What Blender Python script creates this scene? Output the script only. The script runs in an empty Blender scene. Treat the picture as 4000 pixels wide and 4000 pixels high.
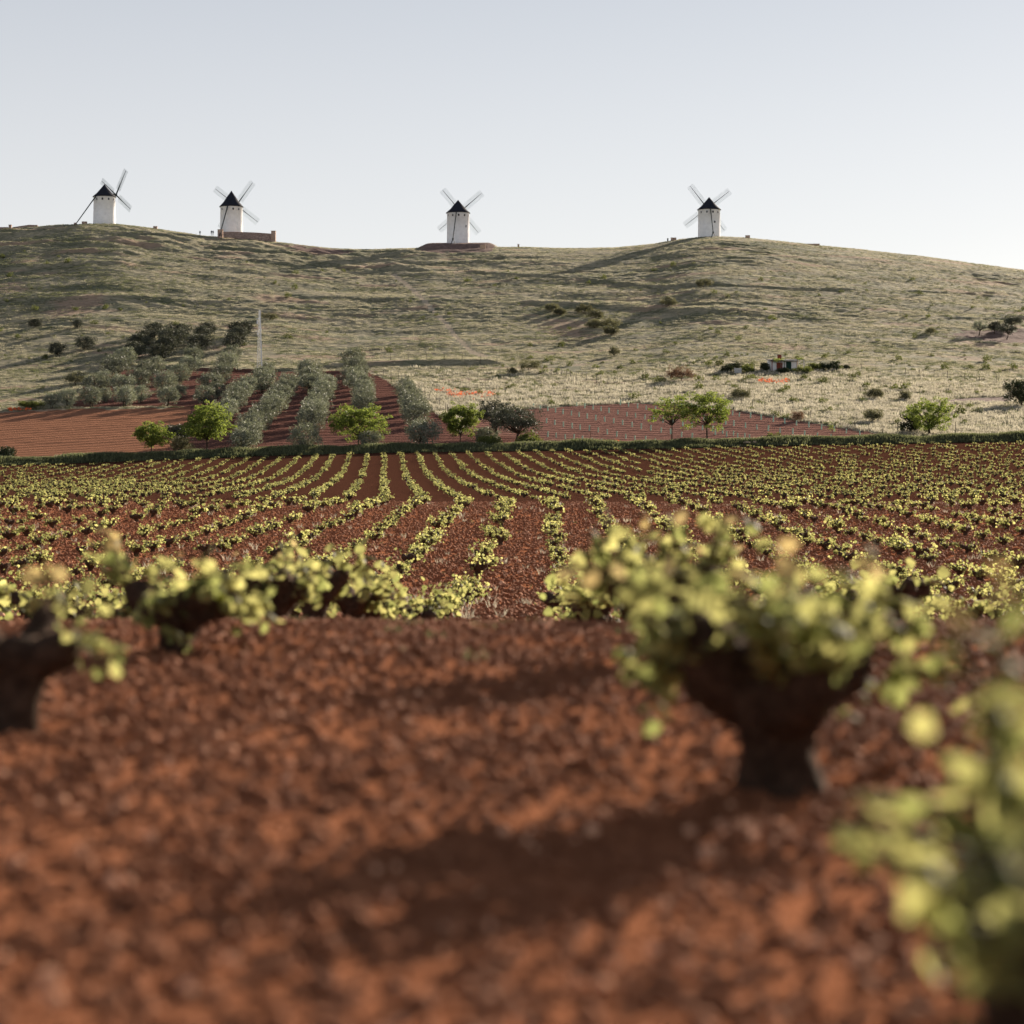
import bpy, math, random
import numpy as np
from mathutils import Vector, Matrix, Euler

random.seed(7)
RNG = np.random.default_rng(7)
R = math.radians
SC = bpy.context.scene
COL = SC.collection

# ------------------------------------------------------------------ camera, sky, sun, exposure
F = 8333.3            # focal length in 1/4000ths of the picture side (50 mm on 24 mm)
HZ = 1790.0           # horizon height in the same units
CAMZ = 0.82
cam_d = bpy.data.cameras.new('camera'); cam = bpy.data.objects.new('camera', cam_d); COL.objects.link(cam)
cam_d.sensor_fit = 'HORIZONTAL'; cam_d.sensor_width = 24.0; cam_d.lens = 50.0
cam_d.shift_y = -(2000 - HZ) / 4000.0
cam_d.clip_start = 0.05; cam_d.clip_end = 20000
cam_d.dof.use_dof = True; cam_d.dof.focus_distance = 140.0; cam_d.dof.aperture_fstop = 1.4
cam.location = (0, 0, CAMZ); cam.rotation_euler = (R(90), 0, 0)
SC.camera = cam

SUN_AZ, SUN_EL = 33.0, 17.5       # degrees right of the view direction, above the horizon
world = bpy.data.worlds.new('World'); SC.world = world; world.use_nodes = True
wn = world.node_tree.nodes; wl = world.node_tree.links; wn.clear()
sky = wn.new('ShaderNodeTexSky'); sky.sky_type = 'NISHITA'; sky.sun_disc = False
sky.sun_elevation = R(SUN_EL); sky.sun_rotation = R(SUN_AZ)
sky.air_density = 1.0; sky.dust_density = 0.6; sky.ozone_density = 2.0; sky.altitude = 700
hs = wn.new('ShaderNodeHueSaturation'); hs.inputs['Saturation'].default_value = 0.45
bg = wn.new('ShaderNodeBackground'); bg.inputs['Strength'].default_value = 0.0525
wo = wn.new('ShaderNodeOutputWorld')
# thin whitish haze over the blue, densest along the whole horizon
tc = wn.new('ShaderNodeTexCoord'); sx = wn.new('ShaderNodeSeparateXYZ'); hr = wn.new('ShaderNodeValToRGB')
hr.color_ramp.elements[0].position = 0.0; hr.color_ramp.elements[0].color = (7.2, 6.85, 6.5, 1)
hr.color_ramp.elements[1].position = 1.0; hr.color_ramp.elements[1].color = (1.0, 1.2, 1.6, 1)
e_ = hr.color_ramp.elements.new(.25); e_.color = (3.7, 3.9, 4.3, 1)
mxs = wn.new('ShaderNodeMix'); mxs.data_type = 'RGBA'; mxs.inputs[0].default_value = 0.74
wl.new(tc.outputs['Generated'], sx.inputs[0]); wl.new(sx.outputs['Z'], hr.inputs[0])
wl.new(sky.outputs[0], hs.inputs['Color']); wl.new(hs.outputs[0], mxs.inputs[6]); wl.new(hr.outputs[0], mxs.inputs[7])
wl.new(mxs.outputs[2], bg.inputs[0]); wl.new(bg.outputs[0], wo.inputs[0])

sun_d = bpy.data.lights.new('sun', 'SUN'); sun = bpy.data.objects.new('sun', sun_d); COL.objects.link(sun)
sun_d.energy = 5.0; sun_d.angle = R(0.53); sun_d.color = (1.0, 0.86, 0.69)
sv = Vector((math.sin(R(SUN_AZ)) * math.cos(R(SUN_EL)), math.cos(R(SUN_AZ)) * math.cos(R(SUN_EL)), math.sin(R(SUN_EL))))
sun.rotation_euler = sv.to_track_quat('Z', 'Y').to_euler(); sun.location = (60, 90, 60)

SC.view_settings.view_transform = 'Standard'; SC.view_settings.look = 'None'
SC.view_settings.exposure = 1.4; SC.view_settings.gamma = 1.0; SC.view_settings.use_curve_mapping = False
SC.render.engine = 'CYCLES'
SC.cycles.use_denoising = True
SC.cycles.max_bounces = 6; SC.cycles.diffuse_bounces = 2; SC.cycles.glossy_bounces = 2
SC.cycles.transmission_bounces = 3; SC.cycles.transparent_max_bounces = 4
SC.cycles.sample_clamp_indirect = 6.0
SC.cycles.use_adaptive_sampling = True; SC.cycles.adaptive_threshold = 0.015

# ------------------------------------------------------------------ noise
def _hash(ix, iy, s):
    h = (ix.astype(np.int64) * 374761393 + iy.astype(np.int64) * 668265263 + s * 1442695041) & 0x7fffffff
    h = ((h ^ (h >> 13)) * 1274126177) & 0x7fffffff
    return (h ^ (h >> 16)) & 0xffff
def perlin(x, y, s=0):
    ix = np.floor(x); iy = np.floor(y); fx = x - ix; fy = y - iy
    def g(dx, dy):
        a = _hash(ix + dx, iy + dy, s) * (2 * math.pi / 65536.0)
        return np.cos(a) * (fx - dx) + np.sin(a) * (fy - dy)
    sx = fx * fx * fx * (fx * (fx * 6 - 15) + 10); sy = fy * fy * fy * (fy * (fy * 6 - 15) + 10)
    a = g(0, 0) * (1 - sx) + g(1, 0) * sx; b = g(0, 1) * (1 - sx) + g(1, 1) * sx
    return (a * (1 - sy) + b * sy) * 1.5
def fbm(x, y, s=0, o=4):
    t = 0; a = 1.0; n = 0
    for k in range(o):
        t = t + a * perlin(x * 2 ** k + 17.3 * k, y * 2 ** k - 9.1 * k, s + k); n += a; a *= 0.5
    return t / n
def sstep(a, b, x):
    t = np.clip((x - a) / (b - a), 0, 1); return t * t * (3 - 2 * t)

# ------------------------------------------------------------------ the lie of the land
def pchip(xs, ys, xq):
    """shape preserving cubic; ys (n, m)"""
    xs = np.asarray(xs, float); ys = np.asarray(ys, float)
    h = np.diff(xs)[:, None]; d = np.diff(ys, axis=0) / h
    m = np.zeros_like(ys)
    w1 = 2 * h[1:] + h[:-1]; w2 = h[1:] + 2 * h[:-1]
    with np.errstate(divide='ignore', invalid='ignore'):
        mm = (w1 + w2) / (w1 / d[:-1] + w2 / d[1:])
    mm[~np.isfinite(mm)] = 0; mm[d[:-1] * d[1:] <= 0] = 0
    m[1:-1] = mm; m[0] = d[0]; m[-1] = d[-1]
    i = np.clip(np.searchsorted(xs, xq) - 1, 0, len(xs) - 2)
    t = ((xq - xs[i]) / (xs[i + 1] - xs[i]))[:, None]; hh = (xs[i + 1] - xs[i])[:, None]
    return ((1 + 2 * t) * (1 - t) ** 2) * ys[i] + t * (1 - t) ** 2 * hh * m[i] + t * t * (3 - 2 * t) * ys[i + 1] + t * t * (t - 1) * hh * m[i + 1]

PXG = np.linspace(-3000, 7000, 401)
verge = np.interp(PXG, [-3000, 0, 500, 1000, 1500, 2000, 2500, 3000, 4000, 7000],
                  [1900, 1822, 1805, 1785, 1772, 1765, 1757, 1745, 1728, 1700])
crest_pts = [(-3000, 1050), (-600, 925), (-200, 902), (0, 895), (200, 882), (350, 874), (460, 876), (600, 893), (800, 922), (1000, 938),
             (1150, 955), (1300, 972), (1450, 976), (1550, 973), (1650, 970), (1740, 968), (1900, 967), (2050, 967),
             (2200, 971), (2400, 967), (2550, 955), (2650, 938), (2720, 929), (2800, 924), (2900, 928), (3000, 937), (3200, 960), (3400, 980), (3600, 1002),
             (3800, 1030), (4000, 1056), (4600, 1160), (5500, 1330), (7000, 1500)]
crest = np.interp(PXG, [p[0] for p in crest_pts], [p[1] for p in crest_pts])
ST = [-200, 0, 9.5, 10.5, 12, 15, 20, 27, 36, 54, 84, 104, 116, 130, 202, 296]
ZN = [0, 0, 0, -0.015, -0.115, -0.37, -0.83, -1.38, -1.88, -2.40, -2.02, -1.60, -1.66, -1.74]
GD = [306, 350, 395, 445, 500, 560, 610, 640, 660, 680, 720, 800]
GV = [1, .858, .734, .603, .429, .219, .08, .017, 0, .005, .04, .16]
rowsZ = [np.full_like(PXG, z) for z in ZN]
dv = verge - 1772
rowsZ.append(CAMZ + (HZ - (1881 + .5 * dv)) * 202 / F)
rowsZ.append(CAMZ + (HZ - verge) * 296 / F)
for D, g in zip(GD, GV):
    y = crest + (verge - 16 - crest) * g
    rowsZ.append(CAMZ + (HZ - y) * D / F)
SD = ST + GD + [1100, 1700, 3500, 20000]
rowsZ += [np.full_like(PXG, 22), np.full_like(PXG, 4), np.full_like(PXG, -8), np.full_like(PXG, -60)]
DG = np.concatenate([np.linspace(-200, 0, 20, endpoint=False), np.linspace(0, 40, 321), np.linspace(40, 300, 521)[1:],
                     np.linspace(300, 820, 700)[1:], np.geomspace(820, 20000, 120)[1:]])
TAB = pchip(SD, np.array(rowsZ), DG)          # (len(DG), len(PXG))

def px_of(X, D): return 2000 + F * X / np.maximum(D, 1e-3)
def base_z(X, D):
    X = np.asarray(X, float); D = np.asarray(D, float)
    px = np.clip(2000 + F * X / np.maximum(D, 100.0), -2999, 6999)
    j = (px + 3000) / 25.0; j0 = np.floor(j).astype(int); fj = j - j0
    i = np.interp(D, DG, np.arange(len(DG))); i0 = np.clip(np.floor(i).astype(int), 0, len(DG) - 2); fi = i - i0
    return ((TAB[i0, j0] * (1 - fj) + TAB[i0, j0 + 1] * fj) * (1 - fi) + (TAB[i0 + 1, j0] * (1 - fj) + TAB[i0 + 1, j0 + 1] * fj) * fi)
def pic(X, D, z):
    return 2000 + F * X / D, HZ - (z - CAMZ) * F / D
def hit(px, py, d0=304.0, d1=672.0):
    """where the line of sight through a point of the picture meets the ground"""
    D = np.linspace(d0, d1, 1500); X = (px - 2000) / F * D
    y = HZ - (base_z(X, D) - CAMZ) * F / D
    k = np.nonzero(y <= py)[0]
    k = k[0] if len(k) else len(D) - 1
    return float(X[k]), float(D[k])

# small banks across the hill: picture points -> (X, D), height
def bank_line(pts, h):
    xy = [hit(*p) for p in pts]
    return [a[0] for a in xy], [a[1] for a in xy], h
BANKS = [bank_line([(-300, 1172), (0, 1175), (350, 1168), (700, 1182), (1000, 1180)], .45),
         bank_line([(1100, 1160), (1350, 1168), (1650, 1180), (1800, 1182)], .40),
         bank_line([(1780, 1062), (2000, 1078), (2300, 1095), (2600, 1120), (3000, 1128), (3400, 1136)], .45),
         bank_line([(2000, 1182), (2250, 1192), (2500, 1208), (2800, 1222), (3050, 1232)], .55),
         bank_line([(1200, 1436), (1420, 1432), (1600, 1424), (2000, 1421)], .8),
         bank_line([(3500, 1140), (3800, 1150), (4200, 1160)], .4),
         bank_line([(3650, 1249), (3800, 1247), (4200, 1250)], .4),
         bank_line([(0, 1050), (150, 1045), (420, 1030), (560, 1040)], .4),
         bank_line([(1450, 1052), (1560, 1052), (1700, 1062)], .8),
         bank_line([(300, 1440), (640, 1440), (1000, 1452), (1240, 1446)], .5)]
def ground(X, D):
    X = np.asarray(X, float); D = np.asarray(D, float)
    z = base_z(X, D)
    near = 1 - sstep(11, 16, D)
    z = z + near * (0.016 * fbm(X * 1.6, D * 1.6, 3, 3) + .009 * fbm(X * 9, D * 9, 5, 3) + .03 * perlin(X * .45, D * .3, 8))
    mid = sstep(11, 16, D) * (1 - sstep(290, 300, D))
    z = z + mid * (.05 * fbm(X * .35, D * .35, 11, 3) + .03 * fbm(X * 1.7, D * 1.7, 15, 2))
    z = z + .72 * np.exp(-((D - 301.0) / 1.9) ** 2) * (1 + .4 * perlin(X * .15, D * 0, 21))
    hill = sstep(306, 330, D) * (.25 + .75 * sstep(440, 520, D)) * (1 - .55 * sstep(625, 655, D))
    z = z + hill * (.75 * fbm(X / 30, D / 16, 31, 4) + .64 * fbm(X / 6.5, D / 2.6, 41, 4) * (.18 + .95 * sstep(-.15, .45, fbm(X / 42, D / 26, 51, 2))))
    z = z + hill * .13 * perlin(X / 1.7, D / 1.2, 55)
    rug = sstep(560, 620, D) * (1 - sstep(640, 665, D)) * (1 - sstep(-60, 20, X - 10))
    z = z + rug * 1.5 * fbm(X / 12, D / 6, 61, 4)
    rr = np.hypot(X + 16.8, (D - 663.0)); z = z + 1.45 * (1 - sstep(9.5, 13.0, rr + .8 * perlin(X / 4, D / 4, 88)))
    for bx, bd, h in BANKS:
        dl = np.interp(X, bx, bd); ins = sstep(bx[0], bx[0] + 6, X) * (1 - sstep(bx[-1] - 6, bx[-1], X))
        t = D - dl - 1.0 * perlin(X / 7, X * 0, 71)
        z = z + ins * h * (sstep(-.5, .5, t) * (1 - sstep(.5, 12, t)))
    return z
def bare_at(X, D): return .85 * sstep(.12, .42, fbm(X / 24, D / 10, 171, 5)) * sstep(330, 380, D)
def gz(X, D): return float(ground(np.array([X]), np.array([D]))[0])

# ------------------------------------------------------------------ mesh helpers
def mesh_np(name, verts, faces_list, mats=None, smooth=False, mat_idx=None):
    """verts (n,3); faces_list: list of int arrays (m,k)"""
    me = bpy.data.meshes.new(name)
    verts = np.asarray(verts, np.float32)
    me.vertices.add(len(verts)); me.vertices.foreach_set('co', verts.ravel())
    loops = np.concatenate([np.asarray(f).ravel() for f in faces_list]).astype(np.int32)
    tot = np.concatenate([np.full(len(f), np.asarray(f).shape[1], np.int32) for f in faces_list])
    st = np.concatenate([[0], np.cumsum(tot)[:-1]]).astype(np.int32)
    me.loops.add(len(loops)); me.loops.foreach_set('vertex_index', loops)
    me.polygons.add(len(tot)); me.polygons.foreach_set('loop_start', st)
    if mat_idx is not None: me.polygons.foreach_set('material_index', np.asarray(mat_idx, np.int32))
    me.polygons.foreach_set('use_smooth', np.full(len(tot), bool(smooth)))
    for m in (mats or []): me.materials.append(m)
    me.update(); me.validate()
    return me
def add(name, me, parent=None, loc=(0, 0, 0), rot=(0, 0, 0), scale=None):
    o = bpy.data.objects.new(name, me); COL.objects.link(o)
    o.location = loc; o.rotation_euler = rot
    if scale is not None: o.scale = scale if hasattr(scale, '__len__') else (scale,) * 3
    if parent is not None: o.parent = parent
    return o
def tag(o, label=None, cat=None, group=None, kind=None):
    if label: o['label'] = label
    if cat: o['category'] = cat
    if group: o['group'] = group
    if kind: o['kind'] = kind
    return o

class MB:
    """collects simple shapes for one mesh"""
    def __init__(s): s.v = []; s.q = []; s.t = []; s.n = 0
    def addv(s, vs):
        a = s.n; s.v.extend([tuple(p) for p in vs]); s.n += len(vs); return a
    def box(s, c, d, rot=None):
        c = Vector(c); vs = []
        for sx in (-.5, .5):
            for sy in (-.5, .5):
                for sz in (-.5, .5):
                    p = Vector((sx * d[0], sy * d[1], sz * d[2]))
                    if rot is not None: p = rot @ p
                    vs.append(c + p)
        a = s.addv(vs)
        s.q += [[a + i for i in f] for f in ((0, 1, 3, 2), (4, 6, 7, 5), (0, 4, 5, 1), (2, 3, 7, 6), (0, 2, 6, 4), (1, 5, 7, 3))]
        return s
    def bar(s, p, q, w, w2=None, h=None):
        p = Vector(p); q = Vector(q); d = q - p
        L = d.length
        z = d.normalized(); x = z.orthogonal().normalized() if abs(z.z) > .95 else z.cross(Vector((0, 0, 1))).normalized()
        y = z.cross(x); w2 = w if w2 is None else w2; k = 1 if h is None else h / w
        vs = []
        for c, ww in ((p, w), (q, w2)):
            for sx, sy in ((-1, -1), (1, -1), (1, 1), (-1, 1)): vs.append(c + x * (sx * ww / 2) + y * (sy * ww * k / 2))
        a = s.addv(vs)
        s.q += [[a, a + 3, a + 2, a + 1], [a + 4, a + 5, a + 6, a + 7]] + [[a + i, a + (i + 1) % 4, a + 4 + (i + 1) % 4, a + 4 + i] for i in range(4)]
        return s
    def tube(s, pts, rad, n=7, rnd=0.0, cap=True, seed=0):
        rg = random.Random(seed); pts = [Vector(p) for p in pts]; rings = []
        x = None
        for i, p in enumerate(pts):
            d = (pts[min(i + 1, len(pts) - 1)] - pts[max(i - 1, 0)]).normalized()
            if x is None: x = d.orthogonal().normalized()
            x = (x - d * x.dot(d)).normalized(); y = d.cross(x)
            rings.append(s.addv([p + (x * math.cos(2 * math.pi * k / n) + y * math.sin(2 * math.pi * k / n)) * rad[i] * (1 + rnd * rg.uniform(-1, 1)) for k in range(n)]))
        for a, b in zip(rings, rings[1:]):
            s.q += [[a + k, a + (k + 1) % n, b + (k + 1) % n, b + k] for k in range(n)]
        if cap:
            for a, flip, p in ((rings[0], True, pts[0]), (rings[-1], False, pts[-1])):
                c = s.addv([p])
                s.t += [[c, a + (k + 1) % n, a + k] if flip else [c, a + k, a + (k + 1) % n] for k in range(n)]
        return s
    def lathe(s, prof, n=28):
        rings = [s.addv([(r * math.cos(2 * math.pi * k / n), r * math.sin(2 * math.pi * k / n), z) for k in range(n)]) for r, z in prof]
        for a, b in zip(rings, rings[1:]):
            s.q += [[a + k, a + (k + 1) % n, b + (k + 1) % n, b + k] for k in range(n)]
        for a, flip in ((rings[0], True), (rings[-1], False)):
            r, z = prof[0] if flip else prof[-1]
            c = s.addv([(0, 0, z)])
            s.t += [[c, a + (k + 1) % n, a + k] if flip else [c, a + k, a + (k + 1) % n] for k in range(n)]
        return s
    def mesh(s, name, mat, smooth=False):
        fl = [np.array(f) for f in (s.q, s.t) if f]
        return mesh_np(name, np.array(s.v), fl, [mat], smooth)
    def arrays(s):
        return np.array(s.v), (np.array(s.q) if s.q else np.zeros((0, 4), int)), (np.array(s.t) if s.t else np.zeros((0, 3), int))

# ------------------------------------------------------------------ materials
def new_mat(name):
    m = bpy.data.materials.new(name); m.use_nodes = True
    nt = m.node_tree; nt.nodes.clear()
    out = nt.nodes.new('ShaderNodeOutputMaterial')
    return m, nt, out
def nd(nt, t, **kw):
    n = nt.nodes.new(t)
    for k, v in kw.items():
        if k in n.inputs: n.inputs[k].default_value = v
        else: setattr(n, k, v)
    return n
def ramp(nt, fac, stops):
    r = nt.nodes.new('ShaderNodeValToRGB'); el = r.color_ramp.elements
    while len(el) < len(stops): el.new(0.5)
    for e, (p, c) in zip(el, stops): e.position = p; e.color = (*c, 1)
    nt.links.new(fac, r.inputs[0]); return r.outputs[0]
def mixc(nt, fac, a, b, mode='MIX'):
    m = nt.nodes.new('ShaderNodeMix'); m.data_type = 'RGBA'; m.blend_type = mode
    for sock, v in ((m.inputs[0], fac), (m.inputs[6], a), (m.inputs[7], b)):
        if hasattr(v, 'is_output'): nt.links.new(v, sock)
        elif isinstance(v, (int, float)): sock.default_value = v
        else: sock.default_value = (*v, 1)
    return m.outputs[2]
def noise(nt, scale, detail=4, rough=.6, vec=None):
    n = nt.nodes.new('ShaderNodeTexNoise'); n.inputs['Scale'].default_value = scale
    n.inputs['Detail'].default_value = detail; n.inputs['Roughness'].default_value = rough
    if vec is not None: nt.links.new(vec, n.inputs['Vector'])
    return n.outputs[0]
def coords(nt, scale=(1, 1, 1), rot=(0, 0, 0)):
    g = nt.nodes.new('ShaderNodeNewGeometry'); mp = nt.nodes.new('ShaderNodeMapping')
    mp.inputs['Scale'].default_value = scale; mp.inputs['Rotation'].default_value = rot
    nt.links.new(g.outputs['Position'], mp.inputs[0]); return mp.outputs[0]
def finish(nt, out, col, rough=.9, bump=None, strength=.5, dist=.05, spec=.05):
    b = nt.nodes.new('ShaderNodeBsdfPrincipled'); b.inputs['Roughness'].default_value = rough
    b.inputs['Specular IOR Level'].default_value = spec
    if hasattr(col, 'is_output'): nt.links.new(col, b.inputs['Base Color'])
    else: b.inputs['Base Color'].default_value = (*col, 1)
    if bump is not None:
        bn = nt.nodes.new('ShaderNodeBump'); bn.inputs['Strength'].default_value = strength; bn.inputs['Distance'].default_value = dist
        nt.links.new(bump, bn.inputs['Height']); nt.links.new(bn.outputs[0], b.inputs['Normal'])
    nt.links.new(b.outputs[0], out.inputs[0]); return b
def plain(name, col, rough=.85, var=.15, scale=3.0, bump=.2, dist=.02):
    m, nt, out = new_mat(name)
    n = noise(nt, scale, 5, .6, coords(nt))
    c = ramp(nt, n, [(.3, tuple(v * (1 - var) for v in col)), (.7, tuple(min(1, v * (1 + var)) for v in col))])
    finish(nt, out, c, rough, noise(nt, scale * 6, 4, .6, coords(nt)), bump, dist); return m
def leafy(name, c1, c2, trans=(.5, .6, .1), tw=.5, rough=.6, back=None):
    """leaf: diffuse both sides plus light that shines through"""
    m, nt, out = new_mat(name)
    g = nt.nodes.new('ShaderNodeNewGeometry'); oi = nt.nodes.new('ShaderNodeObjectInfo')
    ad = nd(nt, 'ShaderNodeMath', operation='ADD'); nt.links.new(g.outputs['Random Per Island'], ad.inputs[0])
    ml = nd(nt, 'ShaderNodeMath', operation='MULTIPLY'); nt.links.new(oi.outputs['Random'], ml.inputs[0]); ml.inputs[1].default_value = .6
    nt.links.new(ml.outputs[0], ad.inputs[1])
    fr = nd(nt, 'ShaderNodeMath', operation='FRACT'); nt.links.new(ad.outputs[0], fr.inputs[0])
    c = ramp(nt, fr.outputs[0], [(0, c1), (1, c2)])
    vr = nd(nt, 'ShaderNodeMath', operation='MULTIPLY_ADD'); nt.links.new(oi.outputs['Random'], vr.inputs[0]); vr.inputs[1].default_value = .55; vr.inputs[2].default_value = .72
    cb = nt.nodes.new('ShaderNodeCombineColor'); [nt.links.new(vr.outputs[0], cb.inputs[q]) for q in range(3)]
    c = mixc(nt, 1.0, c, cb.outputs[0], 'MULTIPLY')
    t = mixc(nt, 1.0, c, trans, 'MULTIPLY')
    d = nt.nodes.new('ShaderNodeBsdfPrincipled'); d.inputs['Roughness'].default_value = rough; d.inputs['Specular IOR Level'].default_value = .08
    nt.links.new(c, d.inputs['Base Color'])
    tr = nt.nodes.new('ShaderNodeBsdfTranslucent'); nt.links.new(t, tr.inputs['Color'])
    mx = nt.nodes.new('ShaderNodeMixShader'); mx.inputs[0].default_value = tw
    nt.links.new(d.outputs[0], mx.inputs[1]); nt.links.new(tr.outputs[0], mx.inputs[2]); nt.links.new(mx.outputs[0], out.inputs[0])
    return m

def soil_mat(name, dark, light, pale, s=1.0, furrow=None, spec=0.0, rough=.95):
    m, nt, out = new_mat(name)
    co = coords(nt)
    big = noise(nt, .12 * s, 4, .6, co); fine = noise(nt, 9 * s, 6, .7, co)
    c = ramp(nt, fine, [(.3, dark), (.62, light), (.8, pale)])
    c = mixc(nt, big, c, mixc(nt, .35, c, light), 'MIX')
    h = fine
    if furrow:
        ang, per = furrow[:2]
        w = nt.nodes.new('ShaderNodeTexWave'); w.wave_type = 'BANDS'; w.bands_direction = 'Y'; w.inputs['Scale'].default_value = 0.314 / per
        w.inputs['Distortion'].default_value = 4.0; w.inputs['Detail'].default_value = 4; w.inputs['Detail Scale'].default_value = .8
        nt.links.new(coords(nt, (1, 1, 1), (0, 0, ang)), w.inputs['Vector'])
        ad = nd(nt, 'ShaderNodeMath', operation='MULTIPLY_ADD'); nt.links.new(w.outputs[1], ad.inputs[0]); ad.inputs[1].default_value = 1.3
        nt.links.new(fine, ad.inputs[2]); h = ad.outputs[0]
    finish(nt, out, c, rough, h, .9, .10 if not furrow else furrow[2], spec); return m

M = {}
M['soil'] = soil_mat('vineyard_soil', (.19, .074, .040), (.345, .140, .072), (.52, .26, .155))
M['soil_dark'] = soil_mat('dark_vineyard_soil', (.046, .020, .0135), (.078, .034, .022), (.20, .105, .07))  # moister far field, with shade of its grazing slope put into the colour
M['plough'] = soil_mat('ploughed_soil', (.17, .080, .050), (.26, .130, .083), (.38, .22, .15), .5, (R(-14), 3.0, .22))
M['grove'] = soil_mat('orchard_soil', (.10, .051, .042), (.165, .084, .069), (.32, .19, .15), .5, (R(3), 3.6, .5))
M['sapsoil'] = soil_mat('sapling_soil', (.14, .076, .062), (.215, .118, .098), (.36, .22, .18), .6, (R(20), 3.0, .32))
M['track'] = soil_mat('dusty_track_soil', (.34, .275, .20), (.45, .38, .29), (.52, .45, .36), 1.0)
M['redbank'] = plain('red_earth', (.18, .125, .108), .95, .35, .9, .8, .3)

def hill_mat():
    m, nt, out = new_mat('dry_hill_grass')
    co = coords(nt, (.6, 1.5, 1)); c0 = coords(nt)
    a = noise(nt, .10, 6, .65, co); b = noise(nt, 1.1, 6, .7, co); e = noise(nt, .035, 4, .6, c0)
    grass = ramp(nt, b, [(.25, (.15, .14, .09)), (.5, (.29, .255, .175)), (.72, (.42, .37, .26))])
    green = ramp(nt, b, [(.25, (.07, .08, .05)), (.7, (.20, .195, .125))])
    c = mixc(nt, ramp(nt, a, [(.42, (0, 0, 0)), (.6, (1, 1, 1))]), grass, green)
    bare = ramp(nt, b, [(.3, (.27, .18, .125)), (.7, (.42, .30, .215))])
    at = nt.nodes.new('ShaderNodeAttribute'); at.attribute_name = 'bare'
    c = mixc(nt, at.outputs['Fac'], c, bare)
    finish(nt, out, c, .95, b, 1.0, .45, .1); return m
M['hill'] = hill_mat()

M['vine_leaf'] = leafy('vine_leaf', (.072, .088, .036), (.172, .180, .084), (3.25, 2.95, 2.3), .52)
M['vine_tip'] = leafy('young_tip_leaf', (.27, .22, .11), (.36, .31, .17), (1.3, 1.2, 1.0), .55)
M['vine_wood'] = plain('vine_bark', (.095, .060, .042), .95, .55, 30, 1.0, .03)
M['olive'] = leafy('olive_leaf', (.135, .15, .115), (.28, .295, .24), (.85, .85, .6), .28, .45)
M['olive_dark'] = leafy('dark_olive_leaf', (.055, .06, .045), (.12, .125, .095), (.8, .8, .6), .2, .5)
M['holm'] = leafy('evergreen_leaf', (.030, .038, .022), (.065, .078, .042), (.8, .8, .4), .15, .5)
M['decid'] = leafy('fresh_green_leaf', (.060, .085, .022), (.135, .16, .045), (2.1, 2.1, 1.4), .45)
M['shrub'] = leafy('shrub_leaf', (.07, .085, .03), (.14, .155, .06), (1.3, 1.3, .7), .35)
M['broom'] = leafy('broom_stem', (.10, .10, .06), (.19, .18, .115), (1, 1, .7), .3)
M['dry'] = leafy('dry_reddish_stem', (.13, .075, .05), (.20, .13, .09), (1, .9, .7), .3)
M['bark'] = plain('tree_bark', (.075, .055, .04), .95, .3, 6, .6, .03)
M['grass'] = leafy('dry_grass_blade', (.245, .242, .19), (.42, .398, .318), (1.1, 1.05, .9), .5)
M['grass_g'] = leafy('green_grass_blade', (.075, .088, .05), (.165, .175, .105), (1.2, 1.2, .9), .42)
M['pgrass'] = leafy('pale_field_grass', (.36, .335, .28), (.53, .485, .41), (1.0, 1.0, .9), .45)
M['poppy'] = leafy('poppy_petal', (.62, .11, .04), (.75, .20, .08), (1, 1, 1), .4)
M['clod'] = soil_mat('soil_clod', (.20, .079, .042), (.38, .155, .080), (.57, .29, .175), 2.0, None, .04, .8)
M['stone'] = plain('pale_stone', (.50, .36, .26), .9, .25, 8, .4, .02)
M['white'] = plain('whitewash', (.82, .82, .83), .9, .09, .9, .5, .05)
M['roof'] = plain('dark_cone_roofing', (.022, .024, .034), .8, .3, 2, .4, .03)
M['wood'] = plain('dark_timber', (.030, .040, .042), .8, .3, 4, .3, .01)
M['palewood'] = plain('pale_timber', (.42, .40, .37), .8, .2, 4, .3, .01)
M['lattice'] = plain('sail_lattice_wood', (.26, .33, .34), .8, .2, 4, .2, .01)
M['hole'] = plain('dark_window_opening', (.012, .012, .014), .7, .2, 3, .1, .01)
M['tube'] = plain('green_plastic_guard', (.42, .62, .48), .5, .15, 6, .1, .005)
M['post'] = plain('fence_post_wood', (.13, .11, .09), .9, .2, 8, .3, .01)
M['metal'] = plain('white_painted_steel', (.72, .72, .71), .5, .08, 3, .1, .01)
M['greydoor'] = plain('dark_green_door', (.018, .05, .038), .7, .2, 3, .2, .01)
M['tin'] = plain('grey_roof_sheet', (.17, .15, .15), .7, .25, 3, .4, .02)
M['brick'] = plain('red_brick', (.22, .060, .04), .9, .25, 6, .4, .02)
M['cloth'] = plain('dark_clothing', (.03, .035, .05), .9, .2, 8, .2, .01)
def masonry(name, c1, c2, mortar, scale):
    m, nt, out = new_mat(name)
    v = nt.nodes.new('ShaderNodeTexVoronoi'); v.inputs['Scale'].default_value = scale; nt.links.new(coords(nt, (1, 1, 1.6)), v.inputs['Vector'])
    e = nt.nodes.new('ShaderNodeTexVoronoi'); e.feature = 'DISTANCE_TO_EDGE'; e.inputs['Scale'].default_value = scale; nt.links.new(coords(nt, (1, 1, 1.6)), e.inputs['Vector'])
    sp = nt.nodes.new('ShaderNodeSeparateColor'); nt.links.new(v.outputs['Color'], sp.inputs[0])
    c = ramp(nt, sp.outputs[0], [(0, c1), (1, c2)])
    ed = ramp(nt, e.outputs['Distance'], [(.03, (0, 0, 0)), (.1, (1, 1, 1))])
    c = mixc(nt, ed, mortar, c); finish(nt, out, c, .95, ed, .8, .06); return m
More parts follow.
